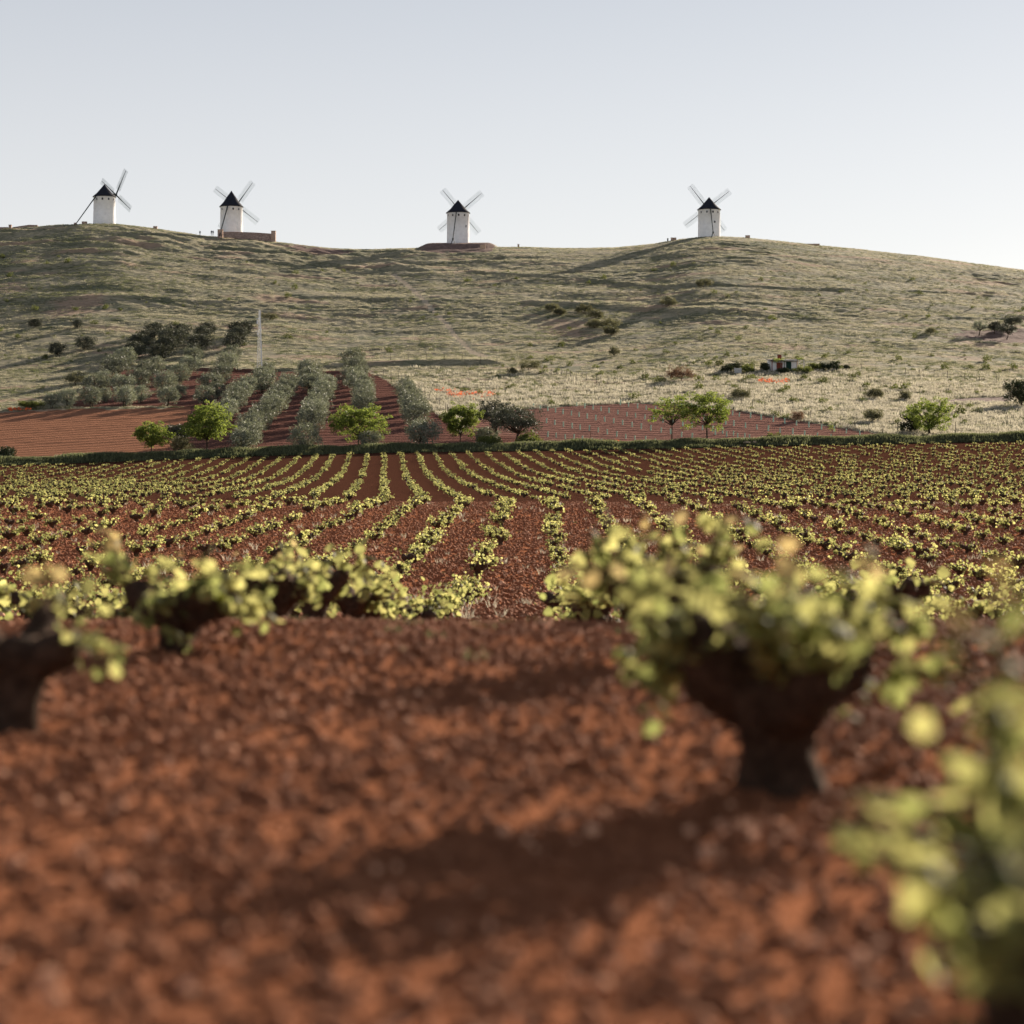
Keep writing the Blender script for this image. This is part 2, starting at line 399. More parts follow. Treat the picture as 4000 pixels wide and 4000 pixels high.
M['rubble'] = masonry('rubble_stone', (.30, .20, .17), (.50, .37, .32), (.2, .16, .14), 2.2)
M['pinkstone'] = masonry('pinkish_stone', (.42, .29, .23), (.58, .43, .35), (.3, .23, .19), 2.2)

# ------------------------------------------------------------------ ground sheets
def poly_mask(px, py, poly):
    ins = np.zeros(px.shape, bool); n = len(poly)
    for i in range(n):
        x1, y1 = poly[i]; x2, y2 = poly[(i + 1) % n]
        if y1 == y2: continue
        c = ((y1 > py) != (y2 > py)) & (px < (x2 - x1) * (py - y1) / (y2 - y1) + x1)
        ins ^= c
    return ins
PLOUGH = [(-900, 1640), (0, 1612), (300, 1600), (560, 1597), (748, 1590), (735, 1650), (690, 1710), (640, 1765), (640, 1800), (-900, 1880)]
GROVE = [(280, 1592), (330, 1510), (430, 1445), (640, 1440), (1000, 1450), (1240, 1450), (1425, 1447), (1490, 1475), (1560, 1520),
         (1640, 1562), (1700, 1610), (1765, 1655), (1800, 1690), (2120, 1720), (2120, 1752), (640, 1790), (640, 1765), (690, 1710), (735, 1650), (748, 1590)]
SAPL = [(1800, 1690), (1860, 1640), (1960, 1606), (2200, 1588), (2500, 1574), (2800, 1594), (2900, 1609), (3150, 1650), (3400, 1689), (3680, 1712),
        (3000, 1737), (2120, 1752), (2120, 1720)]
REDP = [[(3690, 1310), (3760, 1296), (4010, 1288), (4300, 1290), (4300, 1345), (3900, 1340), (3800, 1322)],
        [(3690, 1562), (3780, 1553), (3960, 1550), (3960, 1574), (3700, 1574)],
        [(1620, 978), (1700, 955), (1745, 949), (1900, 950), (1935, 958), (1920, 985), (1850, 990), (1700, 990)],
        [(1100, 962), (1150, 958), (1330, 980), (1400, 990), (1300, 1000), (1180, 985)]]
TRACK = [(1540, 1075), (1600, 1120), (1680, 1200), (1740, 1265), (1800, 1335), (1840, 1375), (1900, 1395)]
def on_track(px, py, w):
    m = np.zeros(px.shape, bool)
    for (x1, y1), (x2, y2) in zip(TRACK, TRACK[1:]):
        t = np.clip(((px - x1) * (x2 - x1) + (py - y1) * (y2 - y1)) / ((x2 - x1) ** 2 + (y2 - y1) ** 2), 0, 1)
        m |= np.hypot(px - x1 - t * (x2 - x1), (py - y1 - t * (y2 - y1)) * 1.5) < w
    return m
def fan_grid(us, Ds, off):
    U, DD = np.meshgrid(us, Ds); X = U * (DD + off); return X, DD
def quads(nr, nc):
    i = np.arange(nr - 1)[:, None] * nc + np.arange(nc - 1)[None, :]
    return np.stack([i, i + 1, i + nc + 1, i + nc], -1).reshape(-1, 4)
def sheet(name, X, D, Z, faces, mat):
    used, inv = np.unique(faces.ravel(), return_inverse=True)
    V = np.stack([X.ravel(), D.ravel(), Z.ravel()], -1)[used]
    o = add(name, mesh_np(name, V, [inv.reshape(-1, 4)], [mat], True)); o['kind'] = 'structure'; return o

us = np.concatenate([np.linspace(-.62, -.2, 90, endpoint=False), np.linspace(-.2, .2, 400), np.linspace(.2, .62, 91)[1:]])
Ds = np.concatenate([np.linspace(-26, 1.5, 25), np.linspace(1.5, 13, 260)[1:], np.linspace(13, 36, 80)[1:], np.linspace(36, 125, 200)[1:], np.linspace(125, 299.8, 180)[1:]])
X, D = fan_grid(us, Ds, 30); Z = ground(X, D)
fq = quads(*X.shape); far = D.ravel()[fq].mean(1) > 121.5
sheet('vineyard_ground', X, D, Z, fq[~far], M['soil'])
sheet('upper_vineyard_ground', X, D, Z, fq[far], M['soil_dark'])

us = np.concatenate([np.linspace(-.9, -.30, 30, endpoint=False), np.linspace(-.30, .30, 620), np.linspace(.30, .9, 31)[1:]])
Ds = np.concatenate([np.linspace(299.8, 450, 230), np.linspace(450, 700, 360)[1:], np.geomspace(700, 18000, 60)[1:]])
X, D = fan_grid(us, Ds, 0); Z = ground(X, D)
fq = quads(*X.shape)
fc = np.stack([X.ravel(), D.ravel()], -1)[fq].mean(1)
fpx, fpy = pic(fc[:, 0], fc[:, 1], base_z(fc[:, 0], fc[:, 1]))
wob = 5 * perlin(fc[:, 0] / 3.0, fc[:, 1] / 3.0, 91)
vis = (fc[:, 1] < 672)
mk = {}
mk['grove'] = poly_mask(fpx, fpy + wob, GROVE) & vis & (fc[:, 1] > 303.5)
mk['sap'] = poly_mask(fpx, fpy + wob, SAPL) & vis & ~mk['grove'] & (fc[:, 1] > 303.5)
mk['plough'] = poly_mask(fpx, fpy + wob, PLOUGH) & vis & ~mk['grove'] & (fc[:, 1] > 303.5)
red = np.zeros(len(fc), bool)
for p in REDP: red |= poly_mask(fpx, fpy + 2 * wob, p)
mk['red'] = red & vis
mk['track'] = on_track(fpx, fpy + .6 * wob, 10) & vis
rest = ~(mk['track'] | mk['grove'] | mk['sap'] | mk['plough'] | mk['red'])
ho = sheet('hillside', X, D, Z, fq[rest], M['hill'])
vco = np.empty(len(ho.data.vertices) * 3, np.float32); ho.data.vertices.foreach_get('co', vco); vco = vco.reshape(-1, 3)
ho.data.attributes.new('bare', 'FLOAT', 'POINT').data.foreach_set('value', bare_at(vco[:, 0], vco[:, 1]).astype(np.float32))
sheet('olive_orchard_soil', X, D, Z, fq[mk['grove']], M['grove'])
sheet('sapling_field', X, D, Z, fq[mk['sap']], M['sapsoil'])
sheet('ploughed_field', X, D, Z, fq[mk['plough']], M['plough'])
sheet('dirt_track', X, D, Z, fq[mk['track']], M['track'])
sheet('bare_red_earth', X, D, Z, fq[mk['red']], M['redbank'])

# ------------------------------------------------------------------ scattering one uncountable mass over points
def scatter(name, pts, rot, sc, vi, sources, label, cat):
    me = bpy.data.meshes.new(name + '_points'); n = len(pts)
    me.vertices.add(n); me.vertices.foreach_set('co', np.asarray(pts, np.float32).ravel())
    for nm, ty, arr, key in (('rot', 'FLOAT_VECTOR', rot, 'vector'), ('sc', 'FLOAT_VECTOR', sc, 'vector'), ('vi', 'INT', vi, 'value')):
        a = me.attributes.new(nm, ty, 'POINT'); a.data.foreach_set(key, np.asarray(arr, np.int32 if ty == 'INT' else np.float32).ravel())
    o = add(name, me)
    ng = bpy.data.node_groups.new(name + '_nodes', 'GeometryNodeTree')
    ng.interface.new_socket('Geometry', in_out='INPUT', socket_type='NodeSocketGeometry')
    ng.interface.new_socket('Geometry', in_out='OUTPUT', socket_type='NodeSocketGeometry')
    N = ng.nodes; L = ng.links
    gi = N.new('NodeGroupInput'); go = N.new('NodeGroupOutput')
    iop = N.new('GeometryNodeInstanceOnPoints'); iop.inputs['Pick Instance'].default_value = True
    jn = N.new('GeometryNodeJoinGeometry')
    for s in reversed(sources):
        ob = bpy.data.objects.new(s.name, s)          # template, not placed in the scene
        oi = N.new('GeometryNodeObjectInfo'); oi.inputs['Object'].default_value = ob; oi.inputs['As Instance'].default_value = True
        L.new(oi.outputs['Geometry'], jn.inputs[0])
    def attr(nm, ty):
        a = N.new('GeometryNodeInputNamedAttribute'); a.data_type = ty; a.inputs['Name'].default_value = nm; return a.outputs['Attribute']
    L.new(gi.outputs[0], iop.inputs['Points']); L.new(jn.outputs[0], iop.inputs['Instance'])
    L.new(attr('vi', 'INT'), iop.inputs['Instance Index']); L.new(attr('rot', 'FLOAT_VECTOR'), iop.inputs['Rotation'])
    L.new(attr('sc', 'FLOAT_VECTOR'), iop.inputs['Scale']); L.new(iop.outputs[0], go.inputs[0])
    md = o.modifiers.new('scatter', 'NODES'); md.node_group = ng
    tag(o, label, cat, kind='stuff'); return o

# ------------------------------------------------------------------ leaves and crowns
def rnd_dirs(n, rng):
    v = rng.normal(size=(n, 3)); return v / np.linalg.norm(v, axis=1)[:, None]
def cards(c, ax, nr, L, W, shape=4):
    """leaf rhombi at c, long axis ax, facing nr"""
    ax = ax / np.linalg.norm(ax, axis=1)[:, None]
    sd = np.cross(nr, ax); sd /= (np.linalg.norm(sd, axis=1)[:, None] + 1e-9)
    L = np.asarray(L).reshape(-1, 1); W = np.asarray(W).reshape(-1, 1)
    v = np.stack([c, c + ax * L * .5 + sd * W * .5, c + ax * L, c + ax * L * .5 - sd * W * .5], 1).reshape(-1, 3)
    f = np.arange(len(c) * 4).reshape(-1, 4); return v, f
def crown_mesh(name, mat, seed, rx, rz, zc, ncl, per, clr, leaf, flat=1.0, hollow=.55, ry=None, topbias=0.0, elong=2.0):
    """leaf clumps spread over a lumpy crown"""
    rng = np.random.default_rng(seed); ry = ry or rx
    d = rnd_dirs(ncl, rng)
    if topbias: d[:, 2] = np.abs(d[:, 2]) * topbias + d[:, 2] * (1 - topbias)
    d = d / ((np.abs(d) ** 3).sum(1) ** (1 / 3))[:, None]
    rad = hollow + (1 - hollow) * rng.random(ncl) ** .6
    lump = 1 + .18 * np.sin(3 * np.arctan2(d[:, 1], d[:, 0]) + seed) + .12 * np.sin(5 * d[:, 2] + 2 * seed) + rng.uniform(-.1, .12, ncl)
    cc = d * (rad * lump)[:, None] * np.array([rx, ry, rz]) + np.array([0, 0, zc])
    size = clr * rng.uniform(.6, 1.3, ncl)
    idx = np.repeat(np.arange(ncl), per)
    off = rnd_dirs(len(idx), rng) * (rng.random(len(idx)) ** .5 * size[idx])[:, None] * np.array([1, 1, flat])
    c = cc[idx] + off
    ax = off + .5 * size[idx][:, None] * rnd_dirs(len(idx), rng) + np.array([0, 0, .15 * clr])
    nr = rnd_dirs(len(idx), rng)
    L = leaf * rng.uniform(.7, 1.35, len(idx))
    v, f = cards(c, ax, nr, L, L / elong)
    return mesh_np(name, v, [f], [mat]), cc
def wood_mesh(name, mat, seed, h, r, cc, nb=7, lean=(0, 0), multi=1, sides=7):
    rg = random.Random(seed); mb = MB()
    pick = rg.sample(range(len(cc)), min(nb, len(cc)))
    for k in range(multi):
        ox, oy = (rg.uniform(-1, 1) * r * 2.0 * (multi > 1) for _ in range(2))
        pts = [(ox * .4, oy * .4, -.25)] + [(ox + lean[0] * t + rg.uniform(-.3, .3) * r, oy + lean[1] * t + rg.uniform(-.3, .3) * r, h * t) for t in (.15, .5, 1)]
        mb.tube(pts, [r * 1.35, r * 1.0, r * .82, r * .7], sides, .12, seed=seed + k)
        top = Vector(pts[-1])
        for i in pick[k::multi]:
            e = Vector(cc[i]); m1 = top.lerp(e, .5) + Vector((rg.uniform(-.2, .2), rg.uniform(-.2, .2), rg.uniform(-.1, .2))) * h * .3
            mb.tube([top - Vector((0, 0, r * .6)), m1, e], [r * .5, r * .3, r * .10], 5, .1, False, seed + i)
    return mb.mesh(name, mat, True)
def make_tree(name, crown_kw, wood_kw, leafmat):
    cm, cc = crown_mesh(name + '_crown', leafmat, **crown_kw)
    wm = wood_mesh(name + '_trunk', M['bark'], cc=cc, **wood_kw)
    return wm, cm
def put_tree(name, meshes, X, D, s, rz, label, cat, group=None, sink=0.0, sc3=None):
    e = add(name, None, None, (X, D, gz(X, D) - sink), (0, 0, rz), sc3 or s)
    e.empty_display_size = .2
    for nm, m in zip(('trunk', 'crown') if len(meshes) == 2 else ('crown',), meshes): add(nm, m, e)
    return tag(e, label, cat, group)

# ------------------------------------------------------------------ vines
def leaf_template(hi=True):
    if hi:
        pr = [(0, 0), (.28, -.12), (.52, .12), (.42, .40), (.56, .62), (.30, .72), (0, 1.0), (-.30, .72), (-.56, .62), (-.42, .40), (-.52, .12), (-.28, -.12)]
        v = [(0, .38, .05)] + [(x, y, -.22 * abs(x) - .10 * y * y) for x, y in pr]
        f = [[0, 1 + i, 1 + (i + 1) % 12] for i in range(12)]
        return np.array(v), np.array(f)
    v = [(0, 0, 0), (.5, .3, -.12), (.32, .75, -.1), (0, 1, -.06), (-.32, .75, -.1), (-.5, .3, -.12)]
    return np.array(v), np.array([[0, 1, 2], [0, 2, 3], [0, 3, 4], [0, 4, 5]])
LT_HI = leaf_template(True); LT_LO = leaf_template(False)
def vine_wood(seed, arms=5, mb=None):
    rg = random.Random(seed); mb = MB(); h = rg.uniform(.15, .23)
    lx, ly = rg.uniform(-.06, .06), rg.uniform(-.06, .06)
    r = rg.uniform(.064, .082)
    mb.tube([(0, 0, -.12), (0, 0, .0), (lx * .3, ly * .3, h * .35), (lx * .8, ly * .8, h * .75), (lx, ly, h), (lx, ly, h + .07)],
            [r * 1.2, r * 1.08, r * .98, r * 1.3, r * 1.9, r * 1.0], 11, .24, seed=seed)
    tips = []; a0 = rg.uniform(0, 6.28)
    for k in range(arms):
        a = a0 + k * 6.283 / arms + rg.uniform(-.35, .35); L = rg.uniform(.11, .23); up = rg.uniform(.02, .13)
        p0 = Vector((lx, ly, h - .02)); p2 = p0 + Vector((math.cos(a) * L, math.sin(a) * L, up))
        p1 = p0.lerp(p2, .5) + Vector((0, 0, rg.uniform(-.04, .02)))
        p3 = p2 + Vector((math.cos(a) * .03, math.sin(a) * .03, rg.uniform(.03, .06)))
        mb.tube([p0, p1, p2, p3], [r * 1.2, r * .95, r * .85, r * .40], 7, .2, seed=seed * 7 + k); tips.append((p3, a))
        if rg.random() < .5:
            b = a + rg.choice((-.8, .8)); q = p1 + Vector((math.cos(b) * .09, math.sin(b) * .09, .07))
            mb.tube([p1, q], [r * .5, r * .3], 6, .2, seed=seed + k); tips.append((q, b))
    return mb, tips
def vine_leaves(seed, tips, n, size, spread=1.0):
    """leaf frames: position, long axis, normal, size"""
    rg = random.Random(seed + 99); out = []
    shoots = []
    for p, a in tips:
        for _ in range(rg.randint(3, 4)):
            b = a + rg.uniform(-1.0, 1.0); L = rg.uniform(.07, .24) * spread; e = rg.uniform(-.9, 1.3)
            d = Vector((math.cos(b) * math.cos(e), math.sin(b) * math.cos(e), math.sin(e))); shoots.append((p, d, L))
    for i in range(n):
        p, d, L = shoots[i % len(shoots)]
        t = rg.random() ** .7; c = p + d * L * t + Vector((rg.gauss(0, .028), rg.gauss(0, .028), rg.gauss(0, .02)))
        c.z = max(c.z, .05)
        ang = rg.uniform(0, 6.283); ax = Vector((math.cos(ang), math.sin(ang), rg.uniform(-.9, .35))).normalized()
        ax = (ax + d * .5).normalized()
        nr = Vector((rg.gauss(0, .7), rg.gauss(0, .7), rg.gauss(.45, .5))).normalized()
        out.append((c, ax, nr, size * rg.uniform(.55, 1.25) * (1.1 - .35 * t)))
    return out, shoots
def frame_mat(c, ax, nr, s):
    x = ax.cross(nr)
    if x.length < 1e-4: x = ax.orthogonal()
    x.normalize(); z = x.cross(ax).normalized()
    return Matrix(((x.x * s, ax.x * s, z.x * s, c.x), (x.y * s, ax.y * s, z.y * s, c.y), (x.z * s, ax.z * s, z.z * s, c.z), (0, 0, 0, 1)))
def foliage_arrays(frames, tpl):
    tv, tf = tpl; V = []; Fc = []
    h = np.concatenate([tv, np.ones((len(tv), 1))], 1)
    for i, fr in enumerate(frames):
        V.append((np.array(frame_mat(*fr)) @ h.T).T[:, :3]); Fc.append(tf + i * len(tv))
    return np.concatenate(V), np.concatenate(Fc)
def shoot_tubes(mb, shoots, seed):
    for i, (p, d, L) in enumerate(shoots): mb.tube([p - d * .01, p + d * L * .6, p + d * L], [.006, .0045, .002], 4, 0, False, seed + i)

# variants for the rows (trunk mesh, foliage mesh) and joined ones for the far mass
VAR = []; FAR = []
for k in range(8):
    mb, tips = vine_wood(200 + k, random.Random(k).randint(4, 6))
    fr, sh = vine_leaves(300 + k, tips, (95 + 18 * (k % 3)) if k < 7 else 22, .088, 1.2)
    v, f = foliage_arrays(fr, LT_LO)
    VAR.append((mb.mesh('vine_trunk', M['vine_wood'], True), mesh_np('vine_foliage', v, [f], [M['vine_leaf']])))
for k in range(5):
    mb, tips = vine_wood(400 + k, 4)
    fr, sh = vine_leaves(500 + k, tips, 40 + 9 * k, .115, 1.15)
    v, f = foliage_arrays(fr, (LT_LO[0], np.array([[0, 1, 2, 3], [0, 3, 4, 5]])))
    wv, wq, wt = mb.arrays()
    V = np.concatenate([v, wv]); n0 = len(v)
    FAR.append(mesh_np('far_vine', V, [f, wq + n0, wt + n0], [M['vine_leaf'], M['vine_wood']], False,
                       np.concatenate([np.zeros(len(f)), np.ones(len(wq) + len(wt))])))

leaf_meshes = [mesh_np('vine_leaf', LT_HI[0] * np.array([1, 1, k]), [LT_HI[1]], [M['vine_leaf']]) for k in (.6, 1.3, 2.0)]
tip_mesh = mesh_np('vine_tip_leaf', LT_HI[0], [LT_HI[1]], [M['vine_tip']])
def near_vine(X, D, seed, label, nleaf, leafsize, arms, rz=0.0, s=1.0, spread=1.0, tall=()):
    e = add('grape_vine', None, None, (X, D, gz(X, D)), (0, 0, rz), s); e.empty_display_size = .1
    tag(e, label, 'grape vine', 'gnarled vines on the near rise')
    mb, tips = vine_wood(seed, arms); fr, sh = vine_leaves(seed, tips, nleaf, leafsize, spread)
    for (i, L, el, az) in tall:                       # long shoots standing above the head
        p, a = tips[i % len(tips)]
        d = Vector((math.cos(az) * math.cos(el), math.sin(az) * math.cos(el), math.sin(el)))
        sh.append((p, d, L)); rg = random.Random(seed + i)
        for j in range(int(L / .028)):
            t = (j + .5) * .028 / L; q = rg.uniform(0, 6.28)
            ax = (Vector((math.cos(q), math.sin(q), .1)) + d * .3).normalized()
            fr.append((p + d * L * t, ax, Vector((rg.gauss(0, .6), rg.gauss(0, .6), .6)).normalized(), leafsize * (1.15 - .7 * t) * rg.uniform(.8, 1.2)))
    shoot_tubes(mb, sh, seed)
    add('trunk', mb.mesh('near_vine_trunk', M['vine_wood'], True), e)
    zs = sorted(f[0].z for f in fr)
    for i, f_ in enumerate(fr):
        tip = f_[0].z > zs[int(len(zs) * .955)]
        o = add('leaf', tip_mesh if tip else leaf_meshes[i % 3], e); o.matrix_local = frame_mat(*f_)
    return e

ROWX0, ROWDX, ROWT = -1.55, 2.2, 100 / F
def rowx(k, D): return ROWX0 + ROWDX * k + ROWT * D
near_vine(.80, 2.6, 31, 'leafy vine with tall shoots at the row end past the squat broad-headed vine', 140, .060, 5, .4, 1.2, 1.1, ((0, .40, 1.25, 2.6), (1, .34, 1.3, .5), (2, .36, 1.2, 3.0), (3, .24, .7, 3.1)))
near_vine(rowx(1, 5.24) - .06, 5.24, 46, 'squat broad-headed old vine with dark knotted arms standing alone on bare red soil', 420, .052, 7, 2.0, 1.18, 1.0, ((1, .16, 1.3, 3.0), (2, .2, -.5, 1.2), (4, .22, -.6, 4.4), (5, .2, -.2, 1.0)))
near_vine(rowx(1, 8.6) - .06, 8.6, 53, 'old vine with tall upright shoot behind the squat broad-headed vine', 150, .064, 5, 3.6, 1.12, 1.1, ((0, .24, 1.4, 1.0), (2, .2, 1.4, 1.2)))
near_vine(rowx(0, 6.35) + .0, 6.35, 62, 'thick dark vine stump with few leaves on one side', 95, .060, 4, 5.9, .95, .85)
near_vine(rowx(0, 8.9) + .03, 8.9, 75, 'leaf-capped vine on a thick dark trunk beside the nearly leafless stump', 260, .062, 6, 1.0, .95, 1.08, ((0, .16, 1.3, 1.0),))
near_vine(rowx(0, 12.6), 12.6, 83, 'bushy green vine on the brow next behind the leaf-capped vine', 190, .066, 6, .3, .95, 1.1)
near_vine(rowx(1, 11.2), 11.2, 97, 'vine on the brow half hidden behind the vine with tall upright shoot', 110, .066, 5, 2.2, 1.0, 1.1)

cand = []
rg = random.Random(5)
for k in range(-22, 23):
    D = 12.9 + (0 if k in (0, 1) else rg.uniform(0, 2.0))
    while D < 117:
        D += rg.uniform(2.2, 3.0)
        x = rowx(k, D) + rg.gauss(0, .10)
        if abs(x) / D > .30 or D > 116.5: continue
        if k not in (0, 1, 2, -1) and D < 15: continue
        if rg.random() < (.03 if D < 22 else .14): continue
        s = rg.uniform(.62, 1.15) * (1.08 if D < 25 else 1.14)
        cand.append((D, x, s, rg.uniform(0, 6.28), rg.choice((0, 1, 2, 3, 4, 5, 6, 0, 1, 2, 3, 4, 5, 7))))
cand.sort()
inview = [c for c in cand if abs(c[1]) / c[0] < .245]
indiv = set(id(c) for c in inview[:293])
for c in cand:
    if id(c) not in indiv: continue
    D, x, s, rz, vi = c
    e = add('grape_vine', None, None, (x, D, gz(x, D)), (0, 0, rz), s); e.empty_display_size = .1
    if D < 33: tag(e, 'leafy bush vine in the rows dipping down just beyond the brow', 'grape vine', 'vines in the dip beyond the brow')
    else: tag(e, 'low bush vine on bare red soil in the widely spaced middle rows', 'grape vine', 'bush vines in the middle rows')
    add('trunk', VAR[vi][0], e); add('foliage', VAR[vi][1], e)['kind'] = 'stuff'
rest2 = [c for c in cand if id(c) not in indiv]

V3 = []
for k in range(-55, 60):
    D = 128.5 + rg.uniform(0, 1.5)
    while D < 295:
        D += rg.uniform(2.4, 3.3)
        x = 2.3 * k - 500 / F * D + rg.gauss(0, .10)
        if abs(x) / D > .30 or D > 295.5: continue
        if rg.random() < .12: continue
        V3.append((D, x, rg.uniform(.62, 1.12), rg.uniform(0, 6.28), rg.randrange(5)))
def vine_mass(name, lst, label, nv):
    a = np.array([(c[0], c[1], c[2], c[3]) for c in lst]); z = ground(a[:, 1], a[:, 0])
    pts = np.stack([a[:, 1], a[:, 0], z], -1); n = len(a)
    rot = np.zeros((n, 3)); rot[:, 2] = a[:, 3]
    scatter(name, pts, rot, np.repeat(a[:, 2:3], 3, 1), [c[4] % nv for c in lst], FAR, label, 'vines')
vine_mass('far_vineyard_rows', V3, 'curving rows of small green vines running up to the grass bank', 5)
vine_mass('middle_vineyard_vines', rest2, 'bush vines at the back of the widely spaced middle rows', 5)

# ------------------------------------------------------------------ clods, stones, weeds
def clod_mesh(name, seed, mat, sub):
    import bmesh
    bm = bmesh.new(); bmesh.ops.create_icosphere(bm, subdivisions=sub, radius=1)
    rg = np.random.default_rng(seed)
    for v in bm.verts: v.co *= 1 + .24 * rg.uniform(-1, 1); v.co.z *= .85
    me = bpy.data.meshes.new(name); bm.to_mesh(me); bm.free(); me.materials.append(mat); return me
CL = [clod_mesh('clod', s, M['clod'], 2) for s in (1, 2, 3)]; CLF = [clod_mesh('clod', s, M['clod'], 1) for s in (4, 5, 6)]
M['pebble'] = plain('pale_pebble', (.68, .38, .24), .9, .25, 30, .1, .002)
PEB = clod_mesh('pebble', 9, M['pebble'], 2)
n = 230000
D = 1.0 + 11.6 * RNG.random(n) ** .8; X = (RNG.random(n) * 2 - 1) * (.29 * D + 2.6)
clump = fbm(X * 1.3, D * 1.3, 77, 2); keep = RNG.random(n) < np.clip(.8 + 1.2 * clump, .5, 1); X, D = X[keep], D[keep]; n = len(X)
s = .003 + .019 * RNG.random(n) ** 4.5 + (RNG.random(n) < .012) * RNG.uniform(.008, .022, n); sc = s[:, None] * RNG.uniform(.82, 1.2, (n, 3))
vi = RNG.integers(0, 3, n); peb = RNG.random(n) < .016; vi[peb] = 3; sc[peb] = RNG.uniform(.003, .012, (peb.sum(), 1)) * RNG.uniform(.7, 1.3, (peb.sum(), 3))
scatter('near_soil_clods', np.stack([X, D, ground(X, D) + np.where(peb, sc[:, 2] * .7 + .005, s * .02)], -1), RNG.uniform(0, 6.28, (n, 3)), sc, vi, CL + [PEB], 'crumbled red clods and pebbles over the near soil', 'soil clods')
n = 240000
D = 11.5 + 110.5 * RNG.random(n) ** .9; X = (RNG.random(n) * 2 - 1) * (.27 * D + 2.5)
s = (.02 + .06 * RNG.random(n) ** 3) * (.35 + .65 * sstep(12, 34, D)); sc = s[:, None] * RNG.uniform(.8, 1.25, (n, 3))
vi = RNG.integers(0, 3, n); peb = RNG.random(n) < .012; vi[peb] = 3
scatter('middle_soil_clods', np.stack([X, D, ground(X, D) + s * .2], -1), RNG.uniform(0, 6.28, (n, 3)), sc, vi, CLF + [PEB], 'crumbled red clods and pebbles between the middle vine rows', 'soil clods')

def tuft_mesh(name, seed, mat, nb, h, w, spread):
    rng = np.random.default_rng(seed)
    a = rng.uniform(0, 6.28, nb); r = spread * rng.random(nb) ** .7
    b = np.stack([np.cos(a) * r, np.sin(a) * r, np.full(nb, -.03)], -1)
    hh = h * rng.uniform(.45, 1.1, nb); ln = rng.normal(0, .28, (nb, 2)) * hh[:, None]
    t = b + np.concatenate([ln, hh[:, None]], 1)
    q = rng.uniform(0, 6.28, nb); sd = np.stack([np.cos(q), np.sin(q), np.zeros(nb)], -1) * w / 2
    m = (b * .45 + t * .55) + np.array([0, 0, .08 * h])
    v = np.stack([b - sd, b + sd, m + sd * .8, m - sd * .8, t], 1).reshape(-1, 3)
    i = np.arange(nb)[:, None] * 5
    return mesh_np(name, v, [i + np.array([[0, 1, 2, 3]]), i + np.array([[3, 2, 4]])], [mat])
TG = [tuft_mesh('grass_tuft', s, M['grass'], 34, .46, .055, 1.0) for s in (1, 2)] + [tuft_mesh('grass_tuft', s, M['grass_g'], 36, .46, .065, .95) for s in (3, 4)]
TP = [tuft_mesh('grass_tuft', s, M['pgrass'], 26, .62, .07, .8) for s in (5, 6)] + [tuft_mesh('grass_tuft', s, M['grass_g'], 20, .45, .08, .6) for s in (7,)]
SCR = [crown_mesh('scrub_clump', M['shrub'], 600 + s, .5, .36, .25, 14, 22, .2, .16)[0] for s in range(2)]

def hill_points(n, d0, d1, pw=1.0):
    D = d0 + (d1 - d0) * RNG.random(n) ** pw; u = RNG.uniform(-.27, .27, n); X = u * D
    px, py = pic(X, D, base_z(X, D)); return X, D, px, py
def in_fields(px, py):
    m = poly_mask(px, py, GROVE) | poly_mask(px, py, SAPL) | poly_mask(px, py, PLOUGH)
    for p in REDP: m |= poly_mask(px, py, p)
    return m
# dry hill grass
X, D, px, py = hill_points(210000, 305, 690)
dens = np.clip(.62 + 1.3 * fbm(X / 22, D / 9, 101, 3) + .6 * fbm(X / 5, D / 2, 105, 2), .04, 1)
keep = ~in_fields(px, py) & ~on_track(px, py, 13) & (RNG.random(len(X)) < dens * (1 - .72 * bare_at(X, D))); X, D, px, py = X[keep], D[keep], px[keep], py[keep]; n = len(X)
green = fbm(X / 15, D / 8, 111, 3) + .40 * RNG.normal(size=n) + .75 * sstep(900, 300, px) * sstep(1260, 1120, py) > .22  # darker green tufts favoured upper left, painting in shade on that slope
vi = np.where(green, 2 + RNG.integers(0, 2, n), RNG.integers(0, 2, n))
sc = RNG.uniform(.4, .95, n)[:, None] * np.array([1, 1, .9]) * (.85 - .2 * sstep(500, 640, D))[:, None]
rot = np.zeros((n, 3)); rot[:, 2] = RNG.uniform(0, 6.28, n)
scatter('hill_grass', np.stack([X, D, ground(X, D)], -1), rot, sc, vi, TG, 'dry tufted grass covering the windmill hill', 'grass')
# pale tall grass on the lower right slope
X, D, px, py = hill_points(64000, 304, 470, .8)
keep = ~in_fields(px, py) & (px > 1450) & (RNG.random(len(X)) < np.clip(.75 + fbm(X / 9, D / 6, 121, 3), .1, 1) * (1 - sstep(375, 450, D + 40 * fbm(X / 25, D / 12, 125, 3)))); X, D = X[keep], D[keep]; n = len(X)
vi = np.where(fbm(X / 8, D / 6, 131, 2) + .35 * RNG.normal(size=n) > .32, 2, RNG.integers(0, 2, n))
rot = np.zeros((n, 3)); rot[:, 2] = RNG.uniform(0, 6.28, n)
scatter('meadow_grass', np.stack([X, D, ground(X, D)], -1), rot, np.repeat(RNG.uniform(.6, 1.2, (n, 1)), 3, 1), vi, TP, 'pale tall meadow grass on the lower slope', 'grass')
